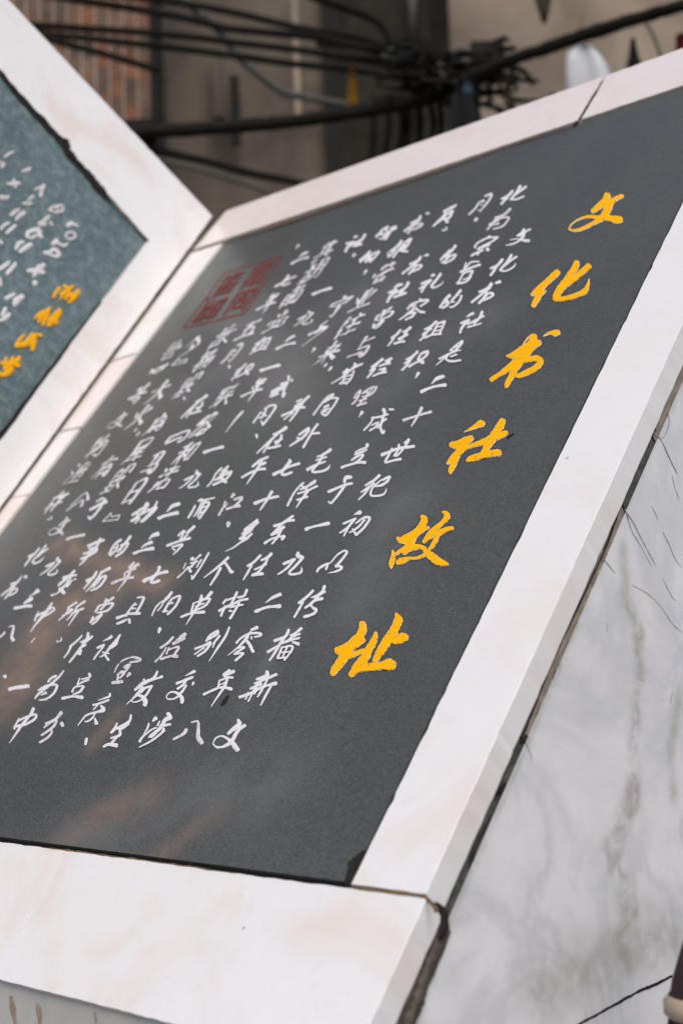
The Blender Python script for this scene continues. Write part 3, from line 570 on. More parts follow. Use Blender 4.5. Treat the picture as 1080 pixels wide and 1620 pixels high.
七 680,485,36 760,445,26 830,410,24 920,382,28 / 830,350,30 830,370,34 780,430,28 755,480,26 790,490,28 850,465,24
溆 185,425,20 130,480,18 100,540,16 50,600,14 / 245,410,24 190,460,20 / 170,490,18 240,450,22 / 150,520,20 280,460,26 / 220,440,20 180,530,20 / 120,540,18 200,520,20 / 275,470,24 230,530,22 110,585,26 / 180,520,20 225,560,36
江 300,675,32 280,700,24 / 220,745,22 200,800,20 160,870,24 / 210,800,14 245,760,10 / 310,725,26 380,705,30 350,750,24 300,790,22 / 235,815,26 300,795,24 355,785,36
十 500,760,34 600,720,24 720,695,28 / 660,650,32 620,720,26 550,825,14
、 515,110,26 520,135,20
560,550
织 600,40,26 560,80,24 495,115,20 / 560,90,20 480,155,18 / 540,110,24 500,170,22 455,215,20 / 700,40,30 640,60,24 610,110,20 / 700,40,26 690,75,24 640,115,22 605,120,18 / 520,185,24 590,145,20 660,130,18 / 640,150,20 660,150,26
经 270,110,28 220,150,24 165,185,18 / 220,160,22 150,225,18 / 200,200,22 160,250,22 125,290,16 / 355,105,28 300,130,20 / 340,130,24 290,160,22 240,180,16 / 300,160,18 340,155,24 / 240,215,16 300,200,24 270,230,20 / 180,275,18 240,250,22 305,235,24
、 610,245,34 590,275,16 580,292,8
二 845,275,32 780,300,34 735,348,8 / 640,420,36 720,385,26 800,365,26 865,358,36
十 470,690,30 560,660,22 640,635,24 730,612,28 / 640,575,36 620,620,30 580,690,24 545,745,16
成 280,590,36 290,620,34 / 170,670,22 240,660,22 320,635,20 / 180,680,18 140,740,18 95,785,20 / 165,740,14 230,715,20 200,760,18 150,790,20 / 285,640,26 260,720,26 250,760,26 275,815,30 290,790,14 / 305,680,22 260,720,18 220,770,14 / 340,590,24 375,592,20
理 60,410,24 10,450,18 / 60,420,22 20,500,20 -20,540,16 / 0,480,18 40,460,18 / 215,375,22 150,390,20 80,440,18 / 215,375,20 190,420,22 130,465,20 80,470,18 / 170,400,18 60,530,20 / 110,430,16 150,425,16 / 50,510,18 120,490,20 / 35,555,22 115,530,26
、 75,615,34 60,640,14 45,660,8
600,430
是 785,660,24 740,690,20 670,750,18 / 785,660,24 775,690,24 720,750,22 / 700,720,14 740,710,14 / 680,755,14 770,748,14 / 570,830,22 660,785,20 730,755,20 / 640,790,18 600,840,14 540,890,10 / 730,790,22 680,810,16 / 660,790,20 630,830,22 680,855,24 770,845,22
社 215,120,22 180,130,30 140,155,16 / 90,200,24 160,175,34 / 160,180,30 110,230,28 75,290,24 / 275,105,30 250,150,28 190,200,20 / 130,215,20 240,165,22 / 225,180,22 190,220,20 / 140,245,24 250,205,28
礼 515,30,30 495,42,20 / 400,115,24 490,80,24 / 480,90,26 420,140,24 380,165,18 / 440,130,24 400,195,20 / 580,25,28 540,80,26 495,140,26 520,155,20 590,120,12 605,95,6
的 665,225,30 620,270,24 575,340,24 / 640,270,26 650,310,26 600,345,24 / 610,300,20 640,290,18 / 770,180,28 730,230,26 690,270,20 / 780,230,20 760,280,22 710,330,20 670,340,16 / 680,290,24 710,290,18
容 385,265,26 420,280,20 / 265,355,22 310,310,20 390,280,18 465,270,24 440,295,20 390,330,18 / 310,330,20 350,320,16 / 330,350,26 260,410,22 190,460,14 / 350,350,24 380,380,24 425,388,26 / 280,400,24 340,390,24 320,420,20 250,460,20 / 300,440,18 320,430,14
社 890,395,26 860,410,26 830,430,14 / 775,490,22 850,460,24 / 840,470,28 790,520,26 765,580,22 / 975,385,30 950,440,26 900,490,20 / 840,500,20 990,425,22 / 930,460,20 900,500,18 / 840,530,20 900,515,16 965,495,16
组 540,475,28 490,520,26 430,550,20 / 490,540,24 410,600,20 / 460,560,24 420,620,22 385,655,16 / 620,475,26 570,490,20 / 620,475,24 600,530,22 570,590,20 / 560,490,20 520,560,20 490,610,16 / 540,530,16 590,520,14 / 520,570,16 570,560,14 / 440,630,22 500,605,20 585,595,24
任 200,555,24 160,600,24 115,630,22 / 140,630,18 110,670,18 82,705,14 / 295,530,28 260,560,26 225,575,20 / 260,570,24 230,620,24 190,650,18 / 180,640,20 270,600,20 / 145,685,26 200,670,22 235,665,28
680,290
员 250,205,14 210,230,28 130,270,22 / 215,265,26 150,300,22 / 140,260,20 150,290,20 / 150,290,28 120,330,34 30,410,16 / 215,270,22 190,320,24 150,350,22 / 130,330,30 165,370,34
。 150,420,14 160,435,14 125,450,14 115,440,10
月 520,125,16 570,105,22 585,115,20 540,190,18 470,270,12 / 510,160,12 460,190,16 430,240,18 370,298,16 / 480,180,12 520,175,12 / 470,210,12 505,205,10 / 450,250,8 475,270,8
、 440,340,34 425,355,26
化 780,75,26 740,120,26 680,150,20 / 730,140,26 700,170,24 675,200,22 / 855,30,30 820,90,26 770,150,24 / 910,35,24 850,80,22 800,120,20 / 765,155,24 820,155,18 890,128,20
为 760,245,24 700,300,24 620,330,22 / 700,300,26 640,350,26 560,395,18 / 620,350,24 580,400,22 545,440,18 / 640,340,16 740,325,20 740,350,20 690,410,20 600,438,18 / 600,400,14 650,385,24
宗 560,510,30 565,520,24 / 425,610,24 450,570,20 550,520,20 640,515,18 / 640,515,22 580,560,20 500,600,20 / 450,630,20 520,600,24 565,590,20 / 470,610,18 500,620,18 / 395,690,24 440,665,20 500,640,24 / 480,640,22 450,685,14 / 545,630,36 552,638,34
文 890,440,26 870,480,40 830,500,24 / 950,438,18 900,465,22 880,510,30 840,550,20 780,580,18 720,592,10 / 760,540,10 830,530,12 880,545,24 935,548,34
旨 465,745,14 390,750,18 340,800,18 / 475,775,22 400,800,22 290,845,24 / 340,760,18 320,830,18 / 405,840,22 370,900,22 / 400,830,20 320,860,20 290,910,18 260,955,20 / 260,955,24 340,940,20 390,890,20 / 320,920,18 360,905,14
化 685,725,28 640,780,26 575,810,22 / 630,790,26 600,840,26 575,875,24 / 770,685,28 730,750,26 670,820,24 / 820,700,24 760,740,22 720,780,18 / 665,830,22 720,835,18 790,800,18 812,765,8
易 240,595,28 210,640,26 / 200,650,24 160,670,30 100,730,20 / 190,640,30 150,700,34 / 150,700,22 240,680,18 / 245,680,20 220,720,20 140,765,18 / 190,700,16 110,760,16 / 170,720,14 130,760,14
400,560
一 75,160,32 150,135,24 250,108,32
武 340,215,28 340,250,22 / 270,290,26 330,270,22 / 180,360,22 260,320,24 330,290,18 / 175,380,20 290,330,18 / 170,405,26 240,380,24 / 240,340,20 210,390,18 / 330,270,28 300,340,26 290,390,28 290,410,26 315,370,10 / 375,250,24 365,265,16
冈 75,555,16 5,655,18 / 110,525,16 160,495,20 215,490,22 210,520,22 150,610,20 95,675,24 / 130,530,18 90,600,20 60,610,16 / 90,560,18 130,590,22 / 80,640,16 95,670,20
并 465,430,18 420,455,22 / 530,405,28 480,450,24 400,500,20 / 390,520,20 470,480,20 / 440,510,24 490,510,28 / 280,590,26 350,560,22 430,520,22 / 380,560,18 300,625,16 / 480,460,22 430,540,24 355,640,20
省 970,95,26 960,130,26 / 1040,95,18 980,120,24 920,160,24 850,220,18 745,285,10 / 900,150,28 860,185,24 / 870,220,20 850,280,20 / 960,165,18 930,240,20 885,290,18 / 880,220,14 940,200,14 / 870,250,14 920,240,14 / 830,285,24 890,275,18
内 765,385,24 710,410,20 640,490,18 575,580,18 / 760,385,26 740,420,22 660,470,16 / 700,430,14 800,420,20 800,440,20 750,520,20 690,585,26 650,560,20 / 720,490,22 680,510,26 / 660,540,18 730,520,18 / 660,560,18 700,545,18
。 700,95,18 680,120,18 / 745,130,26 720,158,18
520,330
书 930,50,26 950,45,18 / 870,75,28 850,110,26 780,140,24 / 860,110,22 720,215,26 / 820,130,26 790,180,24 750,240,20 / 800,160,18 885,145,22 870,170,22 800,205,20
报 690,310,26 650,360,26 580,410,18 / 640,370,20 600,430,20 560,460,18 / 560,420,14 570,460,14 / 780,290,30 720,330,22 660,400,20 610,465,22 / 775,300,22 740,360,24 690,400,20 / 730,350,20 680,400,24 745,410,28
街 560,175,26 500,210,22 / 500,220,24 450,270,24 / 530,200,20 560,220,18 520,290,20 / 590,190,20 640,170,18 / 640,190,22 590,210,20 / 600,200,22 540,295,20 / 470,250,18 550,240,18 / 480,290,16 520,290,16 / 560,260,18 510,270,14
的 390,410,26 350,450,24 295,495,22 / 380,440,26 350,500,24 / 340,470,20 300,510,20 / 480,410,20 440,460,20 390,510,22 / 480,410,18 410,440,20 350,515,20 / 400,470,20 390,500,24
营 610,515,28 590,550,22 / 550,540,22 500,580,22 / 530,550,20 630,520,20 / 610,570,24 540,600,26 490,640,24 / 440,630,20 420,660,18 / 530,650,20 470,690,20 425,715,18 / 470,640,20 430,710,20 / 520,660,22 500,690,20
书 940,440,26 910,450,18 / 870,460,28 840,500,26 770,530,22 / 860,490,20 800,540,22 700,620,20 / 830,540,26 800,580,24 760,625,20 / 820,545,18 880,540,20 860,570,20 790,605,18
社 265,265,24 240,275,18 / 345,250,26 310,300,26 240,355,22 / 170,335,24 240,320,24 / 230,330,24 180,370,24 160,410,26 / 250,330,18 330,290,18 / 235,360,22 310,340,24"""
TR, ox_, oy_ = [], 0, 0
for ln in BR_.split('\n'):
    if ln[0] in '0123456789': ox_, oy_ = map(float, ln.split(',')); continue
    st = [[(ox_+a/6, oy_+b/6, c/6*.93) for a, b, c in (map(float, p.split(',')) for p in q.split())] for q in ln[2:].split(' / ')]
    xs = [p[0] for q in st for p in q]; ys = [p[1] for q in st for p in q]
    TR.append((ln[0], (min(xs)+max(xs))/2, (min(ys)+max(ys))/2, st))
def traced(entry, cx, cy, parent, worn):
    _, sx_, sy_, st = entry
    a0 = uv(sx_, sy_); a1 = uv(cx, cy); du, dv = a1[0]-a0[0], a1[1]-a0[1]
    vs, fs = [], []
    near = abs(du)+abs(dv) < 1e-6
    for i, q in enumerate(st):
        if not near: q = [(x+rs(.35), y+rs(.35), w*(1+rs(.08))) for x, y, w in q]
        def fn(x, y, h):
            p = uv(x, y); return W(p[0]+du, p[1]+dv, h)
        brush(cat(q, 5 if len(q) < 4 else 4), fn, .0004+.00012*i, .0004, .13, vs, fs)
    c = W(a1[0], a1[1], 0)
    return mesh('character', vs, fs, M['whiteworn'] if worn else M['white'], parent, smooth=True, loc=c-origin(parent))
miss = set()
for tok in TXT.split():
    c = tok[0]; x, y = map(float, tok[1:].split(','))
    if c not in GL: miss.add(c); continue
    a, b = uv(x, y)
    worn = random.random() < (.35 if (x < 220 or y < 360) else .12)
    ex = [t for t in TR if t[0] == c and math.hypot(t[1]-x, t[2]-y) < 19]
    if ex: traced(ex[0], ex[0][1], ex[0][2], tp, worn); continue
    ex = [t for t in TR if t[0] == c]
    if ex:
        ex.sort(key=lambda t: math.hypot(t[1]-x, t[2]-y)); traced(ex[0], x, y, tp, worn); continue
    glyph(c, a, b, tp, .0625, .0076, worn=worn)
print('missing glyphs', miss)
# ---- the six golden title characters, brushed stroke by stroke
TT = [
 ((880, 290, 9), ["710,170,90 690,250,105 600,320,85 505,395,55", "920,178,55 840,215,62 770,265,75 735,335,100 690,420,100 620,505,75 500,570,48 380,632,44 260,668,34 170,650,25", "165,642,8 210,575,14 320,503,22 450,470,36 600,485,55 720,490,70 850,512,108 890,518,95"]),
 ((830, 400, 9), ["450,275,85 330,390,80 200,505,85 95,590,45", "230,520,80 170,640,80 112,745,60", "295,535,10 240,580,40", "728,135,70 705,205,90 610,345,82 500,500,95 440,600,85 430,645,70", "895,190,85 780,290,78 660,392,78 540,480,70 480,560,70", "425,645,80 550,650,62 720,600,68 845,540,75 888,450,38 905,365,8"]),
 ((765, 510, 8.308), ["775,175,8 850,140,35 930,135,80 965,130,65", "495,310,12 540,240,10 590,185,22 650,175,60", "650,190,90 630,280,120 540,400,120 450,520,115 380,650,80 305,800,62 283,840,36", "300,440,30 380,425,72 500,355,95 620,300,105 715,262,75", "92,748,50 230,660,60 370,560,95 480,480,115 600,475,72 700,468,72 738,515,72 680,590,72 560,655,72 450,700,56 405,690,30"]),
 ((695, 650, 9), ["345,295,8 430,255,34 520,210,64 580,175,95 605,180,75", "170,480,85 250,480,115 360,430,110 440,385,85", "360,490,100 270,580,85 180,665,75 105,745,30", "250,620,75 200,730,85 150,850,62 145,885,25", "300,560,40 400,510,52 520,470,62 650,430,95 770,370,105 880,335,85 940,305,62", "890,140,85 850,220,105 770,350,115 700,450,105 640,560,85 600,620,65", "385,705,35 450,675,85 600,630,85 750,600,95 830,590,100"]),
 ((605, 800, 9), ["210,460,45 270,490,95 380,440,115 480,380,95 600,320,52 640,305,42", "560,155,60 590,200,92 540,290,84 470,380,95 400,490,105 350,600,105 300,650,85", "135,635,20 145,720,62 120,820,72 112,880,25", "190,680,40 280,620,60 400,590,92 520,580,62 595,615,62 595,690,52 480,740,36 380,745,42 270,780,88 210,808,60", "845,90,24 890,100,62 910,160,82 840,240,55 740,330,78 660,420,92 580,510,44", "980,315,55 900,335,62 780,400,75 740,500,64 690,580,52 655,620,30", "600,640,60 680,710,105 780,785,112 880,818,66 915,825,36"]),
 ((515, 960, 7.714), ["440,205,75 450,260,90 410,350,95 330,440,115 250,540,130 200,640,105 115,750,92 85,805,70", "145,530,90 240,515,130 360,440,110 445,400,70", "290,600,60 380,560,52 460,530,52", "605,315,34 590,400,75 530,500,85 470,620,105 390,720,105 305,825,62", "855,85,34 880,150,100 850,240,98 780,360,105 700,480,105 640,580,85 592,655,52", "850,400,110 930,372,115 960,372,95", "325,815,44 420,745,92 560,730,98 680,712,90 765,700,140 800,705,120"]),
]
for (ox, oy, s), sts in TT:
    st = [[(ox+a/s, oy+b/s, c/s) for a, b, c in (map(float, p.split(',')) for p in q.split())] for q in sts]
    o = strokes_px('title_character', st, M['yellow'], tp, P0, N, .0010, .00015, .09, 6, .00012)
    st2 = [[(a-.7, b-.3, c+1.6) for a, b, c in q] for q in st]  # painted shadow along the upper-left side of each cut stroke
    r = strokes_px('groove_shading', st2, M['rim'], mon, P0, N, .0005, .0002, .05, 6, .00004)
    st3 = [[(a+.7, b+.8, c+.7) for a, b, c in q] for q in st]  # pale copy painting the lit lower-right side of the cut
    strokes_px('groove_shading', st3, M['whiteworn'], mon, P0, N, .0007, .0002, .12, 6, .00003)
# ---- red seal
sq = [uv(355.5, 432), uv(446, 405), uv(387, 496), uv(290.5, 519)]
def sb(a, b):
    p = [(1-a)*(1-b), a*(1-b), a*b, (1-a)*b]; return (sum(p[i]*sq[i][0] for i in range(4)), sum(p[i]*sq[i][1] for i in range(4)))
seal = ["0,0 1,0 1,1 0,1 0,0", "0.04,0.5 0.1,0.5", 
 ".60,.10 .90,.10", ".60,.18 .90,.18 .90,.10", ".75,.06 .75,.44", ".62,.26 .88,.26", ".58,.34 .92,.34", ".64,.34 .60,.46", ".86,.34 .92,.46", ".66,.42 .84,.42",
 ".62,.56 .62,.92", ".62,.56 .92,.56 .92,.92", ".70,.66 .84,.66", ".70,.74 .84,.74 .84,.84 .70,.84 .70,.74", ".77,.58 .77,.72",
 ".12,.12 .42,.12", ".12,.20 .42,.20", ".27,.08 .27,.30", ".12,.30 .42,.30", ".14,.38 .40,.38 .40,.46 .14,.46 .14,.38",
 ".12,.58 .12,.92", ".22,.56 .22,.92", ".12,.70 .30,.70", ".34,.58 .34,.90 .44,.90", ".44,.58 .44,.90", ".30,.62 .46,.62", ".30,.78 .46,.78", ".10,.92 .30,.86"]
vs, fs = [], []
for i, s in enumerate(seal):
    P = [sb(*map(float, p.split(','))) for p in s.split()]
    for j in range(len(P)-1):
        d = 6; pts = [(P[j][0]+(P[j+1][0]-P[j][0])*k/d+rs(.0008), P[j][1]+(P[j+1][1]-P[j][1])*k/d+rs(.0008), (.0060 if i == 0 else .0098)*(1+rs(.3))) for k in range(d+1)]
        brush(pts, lambda x, y, h: W(x, y, h), .0003+.00005*i+.00002*j, .0004, .3, vs, fs)
tag(mesh('seal_mark', vs, fs, M['red'], tp, smooth=True), 'square red seal stamp cut under the inscription')
# ------------------------------------------------------------------ THE LEFT SLAB
w0, w1 = W(*fa, HF), W(*fb, HF); wdir = (w0-w1).normalized()
vp = ray(2800, 1060); ud = Vector((vp.x, vp.y, 0)).normalized()      # its rows run level
n2 = ud.cross(wdir).normalized()
if n2.dot(CAM-w0) < 0: n2 = -n2
ud = (ud).normalized(); vd = n2.cross(ud).normalized()
Q = w0 + n2*.004
wing = empty('inscription_wing', Vector((Q.x, Q.y, 0)), 'teal green stone tablet in a broad white marble frame at the left', 'monument')
def luv(x, y, h=0.0):
    d = onp(x, y, Q+n2*h, n2)-Q; return (d.dot(ud), d.dot(vd))
LB = (Q, ud, vd, n2)
def ext(a, b, t): return (a[0]+(b[0]-a[0])*t, a[1]+(b[1]-a[1])*t)
apex, ft, fbt = (337, 342), ext((337, 342), (15, 0), 1.45), ext((337, 342), (6, 797), 1.5)
tc, tt, tb = (235, 380), ext((235, 380), (0, 112), 1.55), ext((235, 380), (0, 690), 1.45)
print('wing depths', [round((onp(*p, Q, n2)-CAM).dot(ray(540, 810).normalized()), 2) for p in (apex, ft, fbt, tc, tt, tb)], 'n2', n2)
piece('frame', [luv(*p) for p in (apex, ft, tt, tc, tb, fbt)], 0, .05, M['wingframe'], wing, LB, jit=.0008, bev=.0018, rim=M['grime'])
wp = piece('text_panel', [luv(*p, -.006) for p in (ext(tc, (0, 400), .006), ext(tt, (-140, 80), 0), tb)], -.006, .03, M['teal'], wing, LB, jit=.0008, bev=.002, rim=M['teal'])
bk = [luv(*p, -.02) for p in ((300, 350), (ft[0]+20, ft[1]+60), (tb[0], tb[1]+60), (fbt[0], fbt[1]-60))]
piece('joint_bed', bk, -.02, .02, M['joint'], wing, LB, jit=0, bev=.001, rim=M['joint'])
def lst(name, ox, oy, s, sts, m, lift=.0008, dome=.0012):
    st = [[(ox+a/s, oy+b/s, c/s) for a, b, c in (map(float, p.split(',')) for p in q.split())] for q in sts]
    return strokes_px(name, st, m, wp, Q-n2*.006, n2, lift, dome, .16, 5, .0003)
# dirt caught in the joint round the teal stone
for pts in ([(0, 112, 6), (30, 148, 6), (65, 186, 7), (92, 215, 8), (104, 226, 13), (112, 244, 9), (130, 264, 8), (150, 286, 10), (165, 305, 8), (180, 324, 3), (235, 381, 2)], [(160, 478, 3), (120, 530, 4), (85, 578, 5), (40, 638, 6), (0, 692, 9)]):
    strokes_px('open_joint', [pts], M['joint'], wing, Q, n2, .0006, .0004, .34, 5)
y1 = lambda *s: lst('title_character', 0, 380, 6.75, s, M['yellowworn'], .001, .0015)
y1("640,510,36 600,560,44 572,608,28", "690,482,34 700,500,44", "780,492,34 720,540,52 660,580,42", "725,510,34 690,570,34 652,628,24", "745,560,38 705,628,30", "840,540,34 790,572,36 752,600,34", "846,548,38 800,610,44 742,662,34")
y1("372,838,22 430,795,62 500,765,66", "470,780,60 420,870,34", "532,724,30 510,800,34 462,900,34", "640,742,40 570,830,66 530,900,56", "522,850,34 600,880,50", "650,770,34 600,850,44")
y1("260,1012,28 220,1060,38 172,1128,38", "190,1130,44 260,1110,60 350,1085,60", "350,1000,40 330,1060,80 270,1120,52", "382,1010,34 362,1100,52 350,1166,44", "440,1015,44 392,1012,34")
y1("72,1268,44 60,1320,34", "142,1250,34 130,1300,52", "212,1252,44 170,1300,62 90,1322,52 20,1312,40", "200,1342,44 120,1324,44 60,1370,60", "130,1370,52 70,1428,62 0,1440,44", "0,1420,34 50,1440,44")
a1 = lambda *s: lst('character', 0, 200, 7.714, s, M['whiteworn'])
a2 = lambda *s: lst('character', 0, 380, 6.75, s, M['white'])
a1("70,370,30 120,330,34 172,312,22"); a1("0,440,34 50,460,44 20,500,30"); a1("280,550,30 340,530,50 380,502,18"); a1("92,700,34 160,700,52 240,692,40", "172,650,34 190,740,34")
a1("540,722,44 512,780,44 502,848,44", "430,772,24 500,742,34"); a1("400,862,52 350,900,28", "290,940,34 360,942,44 400,932,22"); a1("10,862,44 60,872,60 108,860,34")
a1("142,1080,44 200,1032,52 232,1022,34", "300,1050,52 240,1092,52 202,1138,34"); a1("612,1020,34 650,982,34 758,972,34 768,1022,34 700,1050,34 612,1030,24", "684,1000,24 712,1016,28")
a1("600,1102,44 530,1160,52 482,1198,52 556,1192,48", "620,1172,40 640,1198,34"); a2("-1,-1,1 -1,0,1") if False else None
lst('character', 0, 200, 7.714, ["832,1210,44 862,1186,50 950,1215,26"], M['white']); lst('character', 0, 200, 7.714, ["805,1335,26 830,1298,26 885,1292,26 925,1325,26 895,1368,26 835,1372,26 805,1340,24"], M['white'])
lst('character', 0, 200, 7.714, ["20,1250,34 60,1202,34 110,1182,34", "192,1210,34 132,1260,44 92,1300,40"], M['white'])
lst('character', 0, 200, 7.714, ["342,1342,50 352,1290,52 470,1262,52 490,1330,52 518,1350,34", "440,1332,40 380,1368,34"], M['white'])
lst('character', 0, 200, 7.714, ["652,1430,50 692,1392,50", "700,1420,34 780,1455,36 825,1432,28"], M['white']); lst('character', 0, 200, 7.714, ["202,1490,44 232,1430,52 290,1410,40", "380,1440,52 310,1482,60 252,1530,44"], M['white'])
a2("482,135,40 540,125,34 585,95,40 635,150,40 600,175,32 500,140,24"); a2("304,325,40 390,330,52 468,345,40", "470,266,44 410,312,60 362,384,28", "400,290,34 450,270,34"); a2("377,452,56 372,462,50")
a2("0,310,44 60,270,44 100,236,34", "170,248,34 122,310,44 82,354,40"); a2("72,620,44 130,590,44 160,572,24", "240,602,52 182,640,72 162,688,44"); a2("62,732,44 42,780,44 24,800,34", "98,792,44 50,840,44 0,855,34"); a2("0,400,30 12,450,34 8,485,26"); a2("0,10,34 20,30,34")
# ------------------------------------------------------------------ BACKGROUND: old houses, wires and washing across the lane
def rod(name, pts, m, parent=None, seg=8, sub=6, own=None, lump=0.0):
    """tube through world points (Vector, radius)"""
    q = cat([(*p, r) for p, r in pts], sub) if len(pts) > 2 or lump else [(*p, r) for p, r in pts]
    vs, fs = [], []
    for i, p in enumerate(q):
        a, c = Vector(q[max(0, i-1)][:3]), Vector(q[min(len(q)-1, i+1)][:3]); d = (c-a).normalized()
        s = d.cross(Vector((0, .3, 1))).normalized(); t = s.cross(d)
        for k in range(seg):
            an = 2*math.pi*k/seg; vs.append(Vector(p[:3])+(s*math.cos(an)+t*math.sin(an))*p[3]*(1+lump*rs()))
    n = len(q)
    for i in range(n-1):
        for k in range(seg): fs.append((i*seg+k, i*seg+(k+1) % seg, (i+1)*seg+(k+1) % seg, (i+1)*seg+k))
    fs += [list(range(seg))[::-1], [(n-1)*seg+k for k in range(seg)]]
    return mesh(name, vs, fs, m, parent, smooth=True)
def boxw(name, c, ax, ay, az, m, parent=None):
    """box from a centre and three half-axis vectors"""
    vs = [c+ax*i+ay*j+az*k for i in (-1, 1) for j in (-1, 1) for k in (-1, 1)]
    return mesh(name, vs, [(0, 1, 3, 2), (4, 6, 7, 5), (0, 4, 5, 1), (2, 3, 7, 6), (0, 2, 6, 4), (1, 5, 7, 3)], m, parent)
X, Y, Z = Vector((1, 0, 0)), Vector((0, 1, 0)), Vector((0, 0, 1))
M['plaster'] = plain('dimmed_grey_plaster', (.105, .088, .072), .9, .3, 1.6, .2, c2=(.165, .142, .120), bp=.004)  # colour darkened to stand in for the weaker light across the lane
M['plaster2'] = plain('warm_beige_plaster', (.28, .225, .175), .9, .28, 1.2, .2, c2=(.42, .35, .28), bp=.004)
M['dark'] = plain('recess_shade_and_bag_base', (.030, .027, .023), .9, .4, 3, .1)  # shade of the deep opening put into the colour; bag base shares it
M['cable'] = plain('black_cable', (.015, .014, .012), .95, .3, 9, .1)
M['pipe'] = plain('grey_pipe', (.09, .09, .082), .9, .2, 9, .4)
M['wood'] = plain('dark_weathered_wood', (.014, .014, .012), .8, .4, 12, .2)
# left house: wall clad in long orange-brown tiles up to a dark corner post
D1 = 7.7
lh = empty('tiled_house', Vector((PD(180, 1000, D1).x, PD(180, 1000, D1).y, 0)), 'old house wall clad in orange brown tiles beyond the upper left corner', 'house')
c0 = PD(252, 200, D1); tx = (PD(0, 130, D1+.1)-PD(252, 190, D1)); tx.z = 0; tx.normalize()      # towards the left
ny = Vector((tx.y, -tx.x, 0)); ny = ny if ny.dot(CAM-c0) > 0 else -ny
z1 = PD(252, 198, D1).z
boxw('wall', Vector((c0.x, c0.y, 4.2))+tx*2.0-ny*.16, tx*2.0, ny*.14, Z*4.2, M['plaster'], lh)
tm = []
for i, c in enumerate([(.22, .100, .052), (.19, .105, .062), (.16, .108, .070), (.20, .100, .058), (.12, .078, .055), (.26, .105, .050), (.15, .098, .066), (.20, .125, .082)]):
    tm.append(plain('tile_glaze', tuple(x*.9 for x in c), .45, .45, 9, .4))
tw, th = .079, .15
rowN, colN = 12, 20
tv = [(x, y, z) for x in (0, tw-.003) for y in (0, .028) for z in (0, th-.001)]
for r in range(rowN):
    for c in range(colN):
        me_key = None
        o_ = Vector((c0.x, c0.y, 0))+tx*(.035+c*tw)+ny*(-.012+.004*rs()); zz = z1+r*th + (c*.037) % .13 - .06
        a, b = tx, ny*1.0
        vv = [o_+tx*x+ny*(y+ (0.006 if x == 0 else 0))+Z*(zz+z) for x, y, z in tv]
        mesh('tile', vv, [(0, 1, 3, 2), (4, 6, 7, 5), (0, 4, 5, 1), (2, 3, 7, 6), (0, 2, 6, 4), (1, 5, 7, 3)], random.choice(tm), lh)
M['edge'] = plain('pale_tile_edging', (.75, .62, .52), .5, .15, 10)
for c in range(colN):
    o_ = Vector((c0.x, c0.y, 0))+tx*(.035+c*tw-.004)+ny*.030
    boxw('edging_strip', o_+Z*(z1+rowN*th/2), tx*.0016, ny*.004, Z*(rowN*th/2), M['edge'], lh)
boxw('corner_post', Vector((c0.x, c0.y, 4.2))+ny*.03, tx*.028, ny*.035, Z*4.2, M['wood'], lh)
boxw('ledge', Vector((c0.x, c0.y, 0))+tx*.9+ny*.05+Z*(z1-.06), tx*.9, ny*.07, Z*.055, M['wood'], lh)
# middle house
D2 = 8.6
mh = empty('plastered_house', Vector((PD(400, 1000, D2).x, D2, 0)), 'grey brown plastered house wall behind the bundle of cables', 'house')
def wallq(name, x0, x1, D, m, parent, z0=0, zt=8.5, th=.12):
    a, b = PD(x0, 500, D), PD(x1, 500, D); a.z = b.z = 0; d = (b-a); c = (a+b)/2; d2 = d.normalized(); nn = Vector((-d2.y, d2.x, 0))
    return boxw(name, c+nn*th+Z*((z0+zt)/2), d/2, nn*th, Z*((zt-z0)/2), m, parent)
wallq('wall', 150, 536, D2, M['plaster'], mh)
wallq('recess_shade_wall', 500, 730, D2+.6, M['dark'], mh)
a = PD(538, 500, D2); boxw('pilaster', Vector((a.x, a.y, 3.2)), X*.05, Y*.09, Z*3.2, M['wood'], mh)
boxw('ledge', PD(345, 118, D2-.02)+Y*.0, X*.03, Y*.03, Z*.28, M['plaster'], mh)
for px, py, w_, h_ in ((468, 60, .018, .5), (372, 175, .03, .22)):
    boxw('downpipe', PD(px, py, D2-.03), X*w_, Y*.02, Z*h_, M['plaster2'] if px > 400 else M['wood'], mh)
# right house, paler
rh = empty('beige_house', Vector((PD(880, 1000, 9.4).x, 9.4, 0)), 'beige plastered house wall at upper right behind the hanging washing', 'house')
wallq('wall', 676, 1500, 9.4, M['plaster2'], rh)
a = PD(669, 40, 9.2); boxw('corner_post', Vector((a.x, a.y, 3.2)), X*.042, Y*.05, Z*3.2, M['wood'], rh)
rod('downpipe', [(PD(651, -40, 9.0), .028), (PD(651, 62, 9.0), .028)], M['pipe'], rh)
rod('eaves', [(PD(700, -190, 9.0), .16), (PD(1200, -260, 8.4), .16)], M['wood'], rh)
